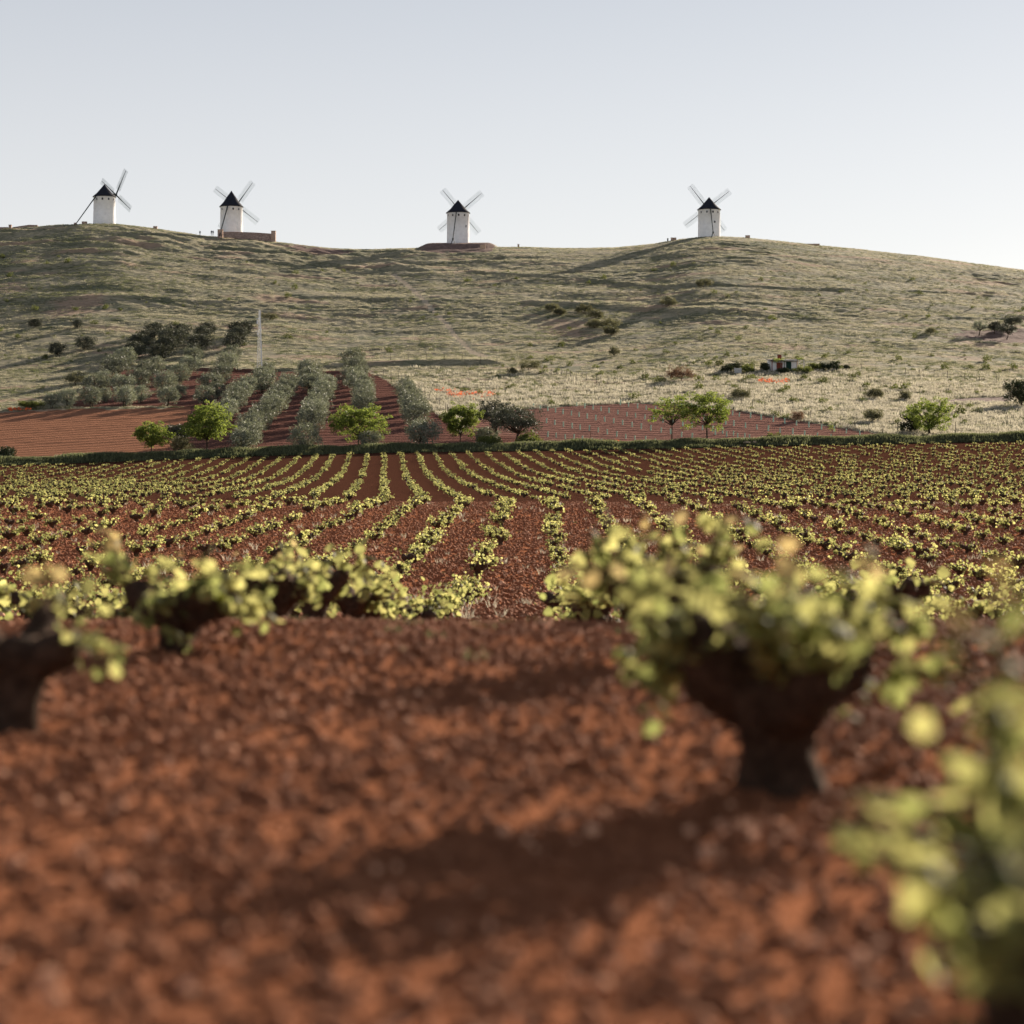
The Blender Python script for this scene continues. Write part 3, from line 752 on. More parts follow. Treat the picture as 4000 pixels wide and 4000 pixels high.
# low green scrub dotted over the slopes
X, D, px, py = hill_points(2600, 330, 600)
w = np.where((px > 1900) & (py > 1380) & (py < 1690), .55, .16)
keep = ~in_fields(px, py) & (RNG.random(len(X)) < w) & (fbm(X / 18, D / 12, 141, 2) > -.25); X, D = X[keep], D[keep]; n = len(X)
rot = np.zeros((n, 3)); rot[:, 2] = RNG.uniform(0, 6.28, n)
scatter('slope_scrub', np.stack([X, D, ground(X, D)], -1), rot, np.repeat(.5 + 1.3 * RNG.random((n, 1)) ** 3, 3, 1), RNG.integers(0, 2, n), SCR, 'low green scrub dotted over the grassy slope', 'scrub')
# bank of long grass at the top of the vineyard
n = 15000
D = np.clip(301.3 + RNG.normal(0, 1.7, n), 297.9, 306.5); X = RNG.uniform(-.27, .27, n) * D
front = D < 301.5  # front face takes only the darker tufts, its shade put into colour
vi = np.where(front | (RNG.random(n) < .55), 2 + RNG.integers(0, 2, n), RNG.integers(0, 2, n))
rot = np.zeros((n, 3)); rot[:, 2] = RNG.uniform(0, 6.28, n)
scatter('bank_grass', np.stack([X, D, ground(X, D)], -1), rot, np.repeat(RNG.uniform(.55, 1.25, (n, 1)) * (.7 + .9 * sstep(-.3, .4, fbm(X / 7, D / 50, 151, 3)))[:, None], 3, 1), vi, TG, 'long dark grass on the bank between vineyard and orchard', 'grass')
# weeds between the middle rows
n = 1800
D = 34 + 82 * RNG.random(n); X = RNG.uniform(-.26, .26, n) * D; kp = fbm(X / 3, D / 4, 161, 2) > .02; X, D = X[kp], D[kp]; n = len(X)
WD = [tuft_mesh('weed', 21, M['grass_g'], 10, .13, .014, .10), tuft_mesh('weed', 22, M['pgrass'], 12, .22, .012, .10)]
rot = np.zeros((n, 3)); rot[:, 2] = RNG.uniform(0, 6.28, n)
scatter('row_weeds', np.stack([X, D, ground(X, D)], -1), rot, np.repeat(RNG.uniform(.6, 1.4, (n, 1)), 3, 1), RNG.integers(0, 2, n), WD, 'thin weeds sprouting between the middle vine rows', 'weeds')
# a few weeds on the brow of the near rise
n = 260
D = RNG.uniform(8.5, 15, n); X = RNG.uniform(-.27, .27, n) * D; kp = fbm(X / .9, D / 1.5, 181, 2) > .12; X, D = X[kp], D[kp]; n = len(X)
rot = np.zeros((n, 3)); rot[:, 2] = RNG.uniform(0, 6.28, n)
scatter('brow_weeds', np.stack([X, D, ground(X, D)], -1), rot, np.repeat(RNG.uniform(.25, .6, (n, 1)), 3, 1), np.zeros(n, int), WD, 'sparse little weeds along the brow of the near soil', 'weeds')
# poppies
PP = [tuft_mesh('poppy', 31, M['poppy'], 5, .40, .16, .5)]
pts = []
for (x0, y0, x1, y1, th, n) in [(1745, 1540, 1935, 1546, 8, 170), (1700, 1528, 1760, 1532, 3, 25), (1420, 1757, 1620, 1756, 3, 150), (1700, 1754, 1790, 1753, 3, 40), (2330, 1738, 2430, 1736, 4, 70), (2940, 1731, 3060, 1732, 5, 90),
                              (3060, 1730, 3480, 1724, 3, 110), (970, 1777, 1060, 1775, 3, 40), (330, 1800, 560, 1790, 4, 40), (30, 1604, 120, 1600, 3, 30), (2960, 1489, 3080, 1494, 4, 90), (2950, 1740, 3020, 1738, 4, 40), (1990, 1742, 2080, 1742, 3, 30), (3690, 1722, 3740, 1722, 3, 15)]:
    for _ in range(n):
        t = random.random(); X, D = hit(x0 + (x1 - x0) * t + random.gauss(0, 4), y0 + (y1 - y0) * t + random.gauss(0, th)); pts.append((X, D, gz(X, D) + .12))
n = len(pts); rot = np.zeros((n, 3)); rot[:, 2] = RNG.uniform(0, 6.28, n)
scatter('poppies', pts, rot, np.repeat(RNG.uniform(.6, 1.2, (n, 1)), 3, 1), np.zeros(n, int), PP, 'red poppies flowering in patches along the field edges', 'poppies')

# ------------------------------------------------------------------ trees
OL = [make_tree('olive', dict(seed=10 + k, rx=1.9, rz=1.45, zc=2.15, ncl=150, per=26, clr=.40, leaf=.26, hollow=.6, elong=2.6), dict(seed=20 + k, h=.9, r=.15, nb=9, multi=1 + k % 2), M['olive']) for k in range(4)]
OD = [make_tree('dark_olive', dict(seed=30 + k, rx=1.9, rz=1.25, zc=1.8, ncl=150, per=26, clr=.40, leaf=.26, hollow=.55, elong=2.2), dict(seed=40 + k, h=.7, r=.15, nb=9), M['olive_dark']) for k in range(3)]
def c6(x, y): return x / 1.932, 1100 + y / 1.932
def c7(x, y): return 800 + x / 1.932, 1200 + y / 1.932
olives = []
for a in [(945, 650, 140), (870, 730, 170), (800, 800, 130), (720, 870, 170), (690, 950, 150), (790, 915, 110), (390, 960, 115), (505, 940, 130),
          (1180, 690, 125), (1110, 745, 145), (1050, 810, 150), (920, 865, 165), (945, 945, 150), (1060, 915, 130),
          (1465, 640, 130), (1430, 705, 145), (1350, 770, 145), (1240, 850, 165), (1265, 945, 150), (1350, 885, 110),
          (1745, 610, 130), (1720, 690, 150), (1670, 770, 150), (1590, 850, 165), (1540, 935, 140), (1640, 880, 120)]:
    olives.append((*c6(a[0], a[1]), a[2] / 1.932))
for a in [(310, 670, 150), (240, 750, 155), (170, 840, 155), (100, 930, 150), (630, 655, 150), (570, 740, 160), (500, 830, 165), (420, 910, 170), (350, 990, 185), (300, 1105, 195),
          (920, 640, 135), (890, 700, 150), (865, 770, 155), (830, 860, 170), (795, 950, 190), (760, 1095, 205), (460, 545, 130), (430, 645, 170), (780, 570, 170), (790, 640, 140),
          (1110, 475, 160), (1090, 605, 145), (1170, 560, 120), (1195, 655, 145), (1200, 730, 150), (1195, 810, 150), (1245, 1085, 150),
          (1510, 665, 130), (1540, 735, 150), (1555, 815, 170), (1590, 910, 190), (1640, 1090, 225)]:
    olives.append((*c7(a[0], a[1]), a[2] / 1.932))
dense = []; GAPS = [(0, 6), (6, 8), (8, 14), (14, 20), (20, 26), (26, 30), (30, 36), (36, 42), (42, 44), (44, 46), (46, 53), (53, 58)]; NEWR = []
for a_, b_ in GAPS:
    n0 = len(dense); grp = sorted(olives[a_:b_], key=lambda t: t[1]); 
    for j_, o_ in enumerate(grp):
        dense.append(o_)
        if j_ + 1 < len(grp):
            q_ = grp[j_ + 1]
            if a_ >= 26 and abs(q_[0] - o_[0]) < 75 and 22 < q_[1] - o_[1] < 75: dense.append(((o_[0] + q_[0]) / 2, (o_[1] + q_[1]) / 2, (o_[2] + q_[2]) / 2))
    NEWR.append((n0, len(dense)))
olives = dense
ROWLAB = [(0, 6, 'short row at the corner by the grey broom bush'), (6, 8, 'pair standing at the top edge of the ploughed field'),
          (8, 14, 'row next to the short row at the broom corner'), (14, 20, 'row two over from the short corner row'),
          (20, 26, 'row ending just below the steel mast'), (26, 30, 'row hidden behind the tall full-crowned green tree'),
          (30, 36, 'long row next to the tall full-crowned green tree'), (36, 42, 'long row meeting the low dark bush'),
          (42, 44, 'group at the foot of the steel mast'), (44, 46, 'pair alone on the upper terrace past the mast'),
          (46, 53, 'row running down to the wide umbrella-crowned green tree'), (53, 58, 'last row beside the fence posts')]
for i, (x, y, w) in enumerate(olives):
    X, D = hit(x, y); s = w / (F / D) / 3.75
    rl = [t for (a, b), (_, _, t) in zip(NEWR, ROWLAB) if a <= i < b][0]
    put_tree('olive_tree', OL[i % 4], X, D, s, random.uniform(0, 6.28),
             'grey-green olive tree in the ' + rl, 'olive tree', rl)
for i, a in enumerate([(1165, 415, 125), (1340, 445, 150), (1525, 440, 120), (1570, 400, 110), (1820, 420, 150), (1800, 460, 130), (1770, 520, 145), (1095, 470, 130), (1050, 520, 150),
          (1015, 580, 140), (1290, 500, 180), (1245, 555, 160), (1205, 600, 140), (1500, 520, 150), (1470, 572, 120)]):
    X, D = hit(*c6(a[0], a[1])); s = a[2] / 1.932 / (F / D) / 3.8
    put_tree('olive_tree', OD[i % 3], X, D, s, random.uniform(0, 6.28), 'dark rounded olive tree on dry grass above the red orchard soil', 'olive tree', 'dark olive trees above the orchard')
for i, (a, lb) in enumerate(zip([(265, 352, 90), (585, 357, 72), (430, 562, 112), (640, 512, 125)], [
        'lone dark olive tree high on the grass slope, the broader of the upper two', 'small narrow dark olive tree alone high on the grass slope',
        'lone dark olive tree on the grass slope, the lowest of four scattered ones', 'lone dark olive tree on the grass slope between the lowest and the narrow one'])):
    X, D = hit(*c6(a[0], a[1])); s = a[2] / 1.932 / (F / D) / 3.8
    put_tree('olive_tree', OD[(i + 1) % 3], X, D, s, random.uniform(0, 6.28), lb, 'olive tree', 'lone olive trees on the slope')

def one_tree(name, px, py, w, h, label, cat, mat, seed, ncl=120, per=45, clr=.45, leaf=.2, trunk_h=.3, r=.12, flat=.6, hollow=.45, bottom=.25, topbias=.2, nb=14, elong=1.4, multi=1, lean=(0, 0), group=None):
    X, D = hit(px, py); k = D / F; W = w * k; H = h * k; b = bottom * H
    cm, cc = crown_mesh(name + '_crown', mat, seed, W / 2 * .90, (H - b) / 2 * .90, (H + b) / 2, int(ncl * 1.5), per, clr, leaf, flat, hollow, None, topbias, elong)
    wm = wood_mesh(name + '_trunk', M['bark'], seed, trunk_h * H, r, cc, nb, lean, multi)
    return put_tree(name, (wm, cm), X, D, 1.0, random.uniform(0, 6.28), label, cat, group)
one_tree('almond_tree', 592, 1783, 142, 134, 'small bright green tree with flat-topped dense crown beside a grey shrub', 'tree', M['decid'], 51, 130, 42, .40, .19, .3, .11, .6, .4, .27, .1)
one_tree('almond_tree', 808, 1770, 186, 188, 'large bright green tree with tall full crown at the ploughed field corner', 'tree', M['decid'], 52, 190, 44, .48, .21, .28, .13, .55, .45, .21, .1)
one_tree('almond_tree', 1400, 1758, 235, 178, 'wide bright green tree with spreading umbrella crown between olive rows', 'tree', M['decid'], 53, 170, 44, .52, .21, .32, .13, .55, .45, .25, .15)
one_tree('almond_tree', 1799, 1744, 142, 172, 'rounded bright green tree beside big dark olives', 'tree', M['decid'], 54, 160, 44, .44, .20, .26, .12, .6, .4, .25, .1)
one_tree('almond_tree', 2625, 1744, 172, 200, 'thin-crowned green tree with open branches by the sapling field', 'tree', M['decid'], 55, 62, 42, .52, .19, .4, .11, .35, .3, .33, .3, 26)
one_tree('almond_tree', 2762, 1735, 200, 205, 'full bright green tree beside the thin-crowned one', 'tree', M['decid'], 56, 120, 46, .58, .21, .38, .14, .45, .4, .28, .2, 22)
one_tree('fig_tree', 3630, 1699, 190, 143, 'broad green tree with short thick trunk beside a wire fence', 'tree', M['decid'], 57, 120, 44, .50, .21, .25, .22, .6, .45, .08, .1)
one_tree('evergreen_bush', 3556, 1694, 80, 72, 'dark evergreen bush growing against the broad green tree', 'bush', M['holm'], 58, 60, 40, .32, .17, .2, .1, .8, .4, .02)
one_tree('olive_tree', 1938, 1706, 155, 130, 'tall old olive tree with forked brown trunk behind the leaning olive', 'olive tree', M['olive_dark'], 61, 170, 30, .48, .24, .4, .28, .7, .5, .28, .3, 14, 2.2, 1, (.5, 0))
one_tree('olive_tree', 2015, 1740, 185, 146, 'wide old olive tree with leaning trunk beside the sapling field', 'olive tree', M['olive_dark'], 62, 200, 30, .48, .24, .34, .26, .7, .5, .26, .3, 16, 2.2, 1, (.4, 0))
one_tree('olive_tree', 690, 1745, 95, 90, 'dark grey olive tree behind the flat-topped green tree', 'olive tree', M['olive_dark'], 63, 110, 28, .42, .24, .3, .15, .7, .5, .12, .2, 10, 2.2)
one_tree('grey_shrub', 706, 1774, 92, 66, 'leaf-poor grey shrub between two bright green trees', 'shrub', M['broom'], 64, 80, 26, .36, .22, .2, .07, .8, .3, .1, .1, 22, 3, 3)
one_tree('olive_shrub', 1898, 1733, 90, 60, 'rounded grey olive shrub under the old olives', 'shrub', M['olive'], 65, 90, 28, .36, .22, .2, .08, .8, .5, .02, .1, 8, 2.4)
one_tree('bramble_bush', 1910, 1758, 86, 50, 'glossy green bramble bush on the bank below the grey olive shrub', 'bush', M['shrub'], 66, 70, 36, .36, .17, .15, .05, .8, .4, .02)
one_tree('bramble_bush', 2066, 1748, 90, 56, 'dense dark green bush at the foot of the leaning olive', 'bush', M['shrub'], 67, 80, 36, .36, .17, .15, .05, .8, .4, .02)
one_tree('bramble_bush', 20, 1812, 84, 60, 'dark bush on the bank at the end of the ploughed field', 'bush', M['holm'], 68, 80, 36, .36, .17, .15, .05, .8, .4, .02)
one_tree('bramble_bush', 1180, 1779, 56, 30, 'low dark bush on the bank at the foot of the olive row', 'bush', M['holm'], 69, 50, 34, .3, .16, .15, .04, .8, .4, .02)
one_tree('bramble_bush', 3021, 1733, 62, 34, 'small green bush among poppies by the sapling field', 'bush', M['shrub'], 70, 50, 34, .3, .16, .15, .04, .8, .4, .02)
one_tree('dry_bush', 3117, 1646, 54, 38, 'dry reddish bush on the sapling field edge', 'bush', M['dry'], 71, 50, 30, .3, .2, .15, .04, .8, .3, .02, .1, 16, 4)
one_tree('evergreen_tree', 3990, 1588, 124, 105, 'dark evergreen tree by the red earth cutting', 'tree', M['holm'], 72, 130, 34, .5, .22, .25, .18, .8, .5, .1)
for i, (x, y, w, h, lb) in enumerate([(3825, 1310, 54, 52, 'sparse olive tree with bent trunk on the red patch high on the slope'), (3885, 1306, 52, 46, 'middle-sized olive tree on the red patch between two others'),
                                     (3933, 1326, 78, 62, 'broad olive tree low on the red patch'), (3956, 1288, 64, 44, 'olive tree behind the broad one on the red patch')]):
    one_tree('olive_tree', x, y, w, h, lb, 'olive tree', M['olive_dark'] if i else M['olive'], 80 + i, 70 - 25 * (i == 0), 26, .42, .26, .35, .14, .7, .5, .3, .3, 14, 2.2, 1, (.4, 0), 'olive trees on the red patch')
for i, (x, y, w, h, lb, mt) in enumerate([
        (2067, 1455, 86, 48, 'broom bush beside the hillside fence', 'broom'), (2001, 1461, 32, 22, 'small round broom bush next to the larger fence-side broom', 'broom'),
        (2661, 1486, 110, 52, 'bare twiggy bush on the pale meadow', 'dry'), (2889, 1562, 80, 42, 'grey-green broom bush above the sapling field', 'broom'),
        (3413, 1562, 72, 46, 'tall grey-green broom bush on the meadow, the bigger of two close ones', 'broom'), (3533, 1566, 44, 32, 'small broom bush on the meadow beside the bigger one', 'broom'),
        (3409, 1651, 72, 50, 'broom bush at the meadow edge above the vineyard bank', 'broom'), (1053, 1250, 60, 36, 'lone broom bush beside the steel mast', 'broom'), (1398, 1408, 60, 40, 'broom bush at the top of the olive row by the fence corner', 'broom'),
        (295, 1506, 86, 52, 'grey broom bush at the orchard corner', 'broom'), (119, 1596, 105, 26, 'low green thicket at the top edge of the ploughed field', 'shrub'), (3635, 1308, 40, 26, 'single small bush on bare slope beside the red patch', 'broom'),
        (2400, 1392, 44, 34, 'sparse little bush alone on the open lower meadow', 'broom')]):
    one_tree('broom_bush' if mt != 'shrub' else 'thicket', x, y, w, h, lb, 'bush', M[mt], 100 + i, max(24, int(w * .9)), 26, .32, .26, .15, .04, 1.0, .35, .02, .4, 14, 3.2, 3)
for i, (x, y, w) in enumerate([(2280, 1226, 62), (2326, 1246, 62), (2378, 1284, 76), (2321, 1283, 52), (2388, 1312, 52), (2155, 1214, 50), (2186, 1230, 42), (2611, 1200, 62), (2750, 1127, 64)]):
    one_tree('hill_bush', x, y, w, w * .55, 'rounded grey-green bush in the thicket halfway up the hill' if i < 7 else ('lone rounded bush in the windmill shadow below the right-hand ridge' if i == 7 else 'lone rounded bush high on the slope under the ridge'), 'bush', M['broom'], 130 + i, 50, 30, .5, .3, .15, .05, .8, .5, .0, .4, 8, 2.4, 2, (0, 0), 'bushes on the hill')
for i, (x, y, w, h, lb, mt) in enumerate([
        (2840, 1457, 46, 28, 'dark bush left of the little water tank', 'holm'), (2868, 1446, 62, 30, 'broad dark bush behind the little water tank', 'holm'), (2918, 1456, 50, 30, 'yellow-green bush beside the little water tank', 'shrub'),
        (2988, 1449, 34, 30, 'dark round bush against the shed wall', 'holm'), (3062, 1459, 52, 20, 'dark bush in front of the shed', 'holm'), (3138, 1458, 76, 26, 'yellow-green bush at the shed corner', 'shrub'),
        (3178, 1448, 52, 28, 'green bush between the yellow-green bush and the dark ones', 'shrub'), (3220, 1446, 44, 30, 'dark bush in the hedge running from the shed', 'holm'), (3256, 1448, 48, 34, 'tall dark bush ending the hedge from the shed', 'holm'), (3307, 1445, 14, 14, 'tiny round tree by a fence post past the hedge', 'holm')]):
    one_tree('garden_bush', x, y, w, h, lb, 'bush', M[mt], 150 + i, 50, 30, .34, .2, .15, .05, .8, .45, .02, .2, 6, 1.6)
# two leafless young trees at the edge of the sapling field
for i, (x, y, h) in enumerate([(3250, 1722, 80), (2305, 1735, 70)]):
    X, D = hit(x, y); mb = MB(); H = h * D / F; rg = random.Random(i)
    mb.tube([(0, 0, -.1), (.03, 0, H * .5), (0, .02, H)], [.04, .03, .012], 5, .1, seed=i)
    for k in range(7):
        z = H * rg.uniform(.45, .9); a = rg.uniform(0, 6.28); mb.tube([(0, 0, z), (math.cos(a) * .35, math.sin(a) * .35, z + .45)], [.016, .006], 4, 0, seed=k)
    e = add('young_tree', None, None, (X, D, gz(X, D))); tag(e, 'bare young tree among green guards by the meadow edge' if i == 0 else 'thin leafless young tree in the sapling rows', 'tree')
    add('trunk', mb.mesh('young_trunk', M['bark'], True), e)
    if i == 0: add('crown', crown_mesh('young_crown', M['decid'], 5, .5, .8, H * .7, 14, 14, .2, .14)[0], e)

# ------------------------------------------------------------------ windmills
def windmill(px, ybase, yeave, yapex, rb, rt, phi, sail, xshift, labels, wins, low, aframe, tailpale):
    D = 664.0; k = D / F
    X = (px - 2000) * k; zb = CAMZ + (HZ - ybase) * k; H = (ybase - yeave) * k; hr = (yeave - yapex) * k
    zg = min(gz(X, D), gz(X, D - 3.4)); e = add('windmill', None, None, (X, D, zb)); tag(e, labels, 'windmill', 'windmills on the ridge')
    sink = max(.4, zb - zg + .5)
    def r_at(z): t = z / H; return rb + (rt - rb) * t
    tw = MB(); tw.lathe([(rb + .02 * 1, -sink), (rb, 0), (rb * .6 + rt * .4, H * .4), (rt, H - .12), (rt + .07, H - .1), (rt + .07, H)], 40)
    tower = add('tower', tw.mesh('tower', M['white'], True), e)
    rf = MB(); rf.lathe([(rt + .34, H - .10), (rt + .36, H + .02), (rt * .72, H + hr * .29), (rt * .35, H + hr * .66), (.10, H + hr * .985), (.03, H + hr)], 32)
    roof = add('roof', rf.mesh('roof', M['roof'], True), e)
    # little windows round the top and one lower down
    for (ax, zz, ww, hh) in [(w, H - .95, .48, .62) for w in wins] + low:
        xx = (ax - px) * k; r = r_at(zz)
        if abs(xx) > r: continue
        a = math.asin(xx / r); rot = Matrix.Rotation(a, 3, 'Z')
        fr = MB(); n = rot @ Vector((0, -1, 0)); c = Vector((math.sin(a) * r, -math.cos(a) * r, zz))
        for dx, dz, bw, bh in ((0, hh / 2 + .025, ww + .10, .05), (0, -hh / 2 - .025, ww + .10, .05), (-ww / 2 - .025, 0, .05, hh), (ww / 2 + .025, 0, .05, hh)):
            fr.box(c + rot @ Vector((dx, 0, 0)) + Vector((0, 0, dz)) + n * .03, (bw, .14, bh), rot)
        w = add('window', fr.mesh('window_frame', M['white']), e)
        add('pane', MB().box(c + n * .01, (ww, .05, hh), rot).mesh('pane', M['hole']), w)
    # sails: plane normal points away from the camera and phi to the right
    n = Vector((math.sin(phi), math.cos(phi), 0)); h = Vector((math.cos(phi), -math.sin(phi), 0)); up = Vector((0, 0, 1))
    zh = H + 1.0; hub = Vector((0, 0, zh)) + n * (rt + 1.15) + Vector((xshift, 0, 0))
    mb = MB(); mb.bar(Vector((0, 0, zh + .25)) + n * 1.2, hub + n * .35, .42); add('windshaft', mb.mesh('windshaft', M['wood']), e)
    L = 8.75
    for j in range(4):
        a = R(sail + 90 * j); d = h * math.cos(a) + up * math.sin(a); sd = -h * math.sin(a) + up * math.cos(a)
        mb = MB(); mb.bar(hub - d * .4, hub + d * L * .45, .34, .24); mb.bar(hub + d * L * .45, hub + d * L, .2, .12)
        s_ = add('sail', mb.mesh('sail_spar', M['wood']), e)
        lb = MB(); W = 1.02; a0 = 1.9
        for q in (-1, -.5, .5, 1): lb.bar(hub + d * a0 + sd * W * q, hub + d * (L + .05) + sd * W * q, .055)
        nb = 12
        for i in range(nb + 1):
            t = a0 + (L + .05 - a0) * i / nb; lb.bar(hub + d * t - sd * W, hub + d * t + sd * W, .055)
        add('lattice', lb.mesh('sail_lattice', M['lattice']), s_)
    # tail pole reaching down to the ground on the other side
    top = Vector((0, 0, H + .15)) - n * (rt - .2); foot = -n * 11.0; fx, fd = X + foot.x, D + foot.y
    foot.z = gz(fx, fd) - zb
    if aframe:
        kn = top.lerp(foot, .83); mb = MB(); mb.bar(top, kn, .26, .2); mb.box(kn, (.5, .5, .4))
        add('tail_pole', mb.mesh('tail_pole', M['wood']), e)
        for q, mt in ((-.55, 'wood'), (.75, 'palewood')):
            ft = Vector((kn.x + q * 1.15, kn.y - .6, gz(X + kn.x + q, D + kn.y - .6) - zb - .1))
            add('brace', MB().bar(kn, ft, .17).mesh('brace', M[mt]), e)
    else:
        add('tail_pole', MB().bar(top, foot, .28, .2).mesh('tail_pole', M['wood']), e)
        add('anchor_block', MB().box(foot + Vector((0, 0, .2)), (.8, .8, .7)).mesh('anchor_block', M['rubble']), e)
    return e
windmill(408, 876, 769, 720, 3.48, 3.30, R(42), 55.4, 0, 'whitewashed windmill with sails turned aside and tail pole clear of its tower', [368, 386, 408, 431, 446], [], False, False)
windmill(904, 912, 808, 745, 3.55, 3.40, R(12.5), 52.5, 0, 'whitewashed windmill with steep roof behind a curved stone terrace wall', [872, 893, 916, 936], [], False, False)
windmill(1789.5, 948, 832, 781, 3.50, 3.44, R(8), 40, 0, 'whitewashed windmill on a red earth mound with one narrow lower window', [1752, 1770, 1793, 1815, 1829], [(1820.5, 4.9, .38, .75)], True, False)
windmill(2770, 927, 819.5, 770, 3.48, 3.40, R(-2), 37.8, 0, 'whitewashed windmill on bare grass crest with square lower window beside pole', [2737, 2758, 2781, 2801], [(2788, 4.5, .55, .62)], True, True)

# ------------------------------------------------------------------ walls and plinths on the ridge
def wall_run(name, pts, ytop, ybot, D0, label, mat, th=.5, cat='wall', D1=None):
    """masonry following picture points (x, top, bottom)"""
    e = add(name, None); k0 = None; n = len(pts)
    V = []; k = []
    for i, (x, yt, yb) in enumerate(pts):
        D = D0 + ((D1 or D0) - D0) * i / max(1, n - 1); q = D / F
        V.append((Vector(((x - 2000) * q, D, 0)), CAMZ + (HZ - yt) * q, CAMZ + (HZ - yb) * q))
    mb = MB(); cp = MB()
    for (p, t0, b0), (r, t1, b1) in zip(V, V[1:]):
        d = (r - p).normalized(); nn = Vector((d.y, -d.x, 0)) * th / 2
        vs = [Vector((c.x, c.y, z)) for c, z in ((p + nn, b0), (r + nn, b1), (r + nn, t1), (p + nn, t0), (p - nn, b0), (r - nn, b1), (r - nn, t1), (p - nn, t0))]
        a = mb.addv(vs)
        mb.q += [[a + i for i in f] for f in ((0, 1, 2, 3), (5, 4, 7, 6), (3, 2, 6, 7), (0, 3, 7, 4), (1, 5, 6, 2))]
        g = Vector((0, 0, .05)); cp.bar(Vector((p.x, p.y, t0)) + g, Vector((r.x, r.y, t1)) + g, th + .12, None, .1)
    c = V[n // 2][0]; e.location = (c.x, c.y, V[n // 2][2])
    for nm, b, m in (('masonry', mb, mat), ('coping', cp, M['pinkstone'])):
        o = add(nm, b.mesh(nm, m), e); o.location = -Vector(e.location)
    return tag(e, label, cat)
def block(name, px, yt, yb, w, D, label, mat, cat, depth=.9):
    q = D / F; X = (px - 2000) * q; zt = CAMZ + (HZ - yt) * q; zb = min(CAMZ + (HZ - yb) * q, gz(X, D)) - .3
    e = add(name, None, None, (X, D, zb)); W = w * q
    mb = MB().box((0, 0, (zt - zb) / 2 - .05), (W, depth, zt - zb - .1)); add('masonry', mb.mesh('masonry', mat), e)
    add('cap', MB().box((0, 0, zt - zb - .05), (W + .1, depth + .1, .096)).mesh('cap', M['pinkstone']), e)
    return tag(e, label, cat)
wall_run('terrace_wall', [(872, 907, 926), (910, 907, 930), (950, 908, 936), (990, 909.5, 944), (1030, 912, 950), (1062, 914.5, 954)], 0, 0, 654, 'curved rubble terrace wall in front of the steep-roofed windmill', M['rubble'], .6, 'wall', 656)
block('gate_pillar', 861, 896.5, 925, 20, 655, 'short stone pillar at the tail pole end of the terrace wall', M['pinkstone'], 'pillar', 1.4)
block('gate_pillar', 1068.5, 902, 955, 17, 656, 'tall stone pillar ending the curved terrace wall', M['pinkstone'], 'pillar', 1.4)
block('stone_plinth', 330, 865.5, 876, 19, 658, 'low stone plinth beside the tail pole foot of the turned windmill', M['pinkstone'], 'plinth')
block('stone_plinth', 607, 884, 897, 15, 662, 'low stone plinth on the crest between the turned windmill and terrace wall', M['pinkstone'], 'plinth')
block('stone_plinth', 2631, 928.5, 945, 21, 660, 'wide stone plinth beside a dark bin on the crest', M['pinkstone'], 'plinth')
block('stone_plinth', 2920.5, 919.5, 935, 17, 660, 'stone plinth alone on the crest past the square-windowed windmill', M['pinkstone'], 'plinth')
block('stone_plinth', 2025, 954, 968, 7, 662, 'small narrow stone post on the crest past the red mound', M['pinkstone'], 'plinth', .6)
block('litter_bin', 2608.5, 931, 943, 5, 661, 'small dark litter bin on the crest beside the wide plinth', M['wood'], 'bin', .4)
block('stone_slab', 3174, 953, 968, 52, 655, 'long low grey stone slab on the falling ridge', M['stone'], 'slab', 2.0)
block('stone_pillar', 1886, 956.5, 995, 21, 646, 'pale upright stone pillar set in the red mound', M['stone'], 'pillar', 1.4)
wall_run('ridge_wall', [(-60, 889, 905), (-10, 889, 905), (32, 888.5, 905)], 0, 0, 655, 'straight low stone wall on the ridge end by a pointed buttress', M['rubble'], .5)
wall_run('ridge_wall', [(50, 889, 902), (80, 884.5, 900), (115, 879.5, 898), (147, 880.5, 896)], 0, 0, 655, 'bowed low stone wall on the ridge leading towards the turned windmill', M['rubble'], .5)
e = block('buttress', 40, 878, 900, 10, 655.5, 'pointed stone buttress at the end of the straight ridge wall', M['rubble'], 'buttress', .9)
# doorway in the red mound
q = 644 / F; X = (1853.5 - 2000) * q; zt = CAMZ + (HZ - 979) * q; zb = CAMZ + (HZ - 994) * q
e = add('cellar_door', None, None, (X, 644, zb)); tag(e, 'small framed cellar doorway in the foot of the red mound', 'door')
mb = MB(); W = 17 * q; Hh = zt - zb
mb.box((-W / 2, 0, Hh / 2 - .2), (.28, .7, Hh + .4)).box((W / 2, 0, Hh / 2 - .2), (.28, .7, Hh + .4)).box((0, 0, Hh + .12), (W + .28, .7, .24)); add('frame', mb.mesh('frame', M['pinkstone']), e)
add('door', MB().box((0, .15, Hh / 2 - .2), (W - .28, .1, Hh + .4)).mesh('door', M['wood']), e)

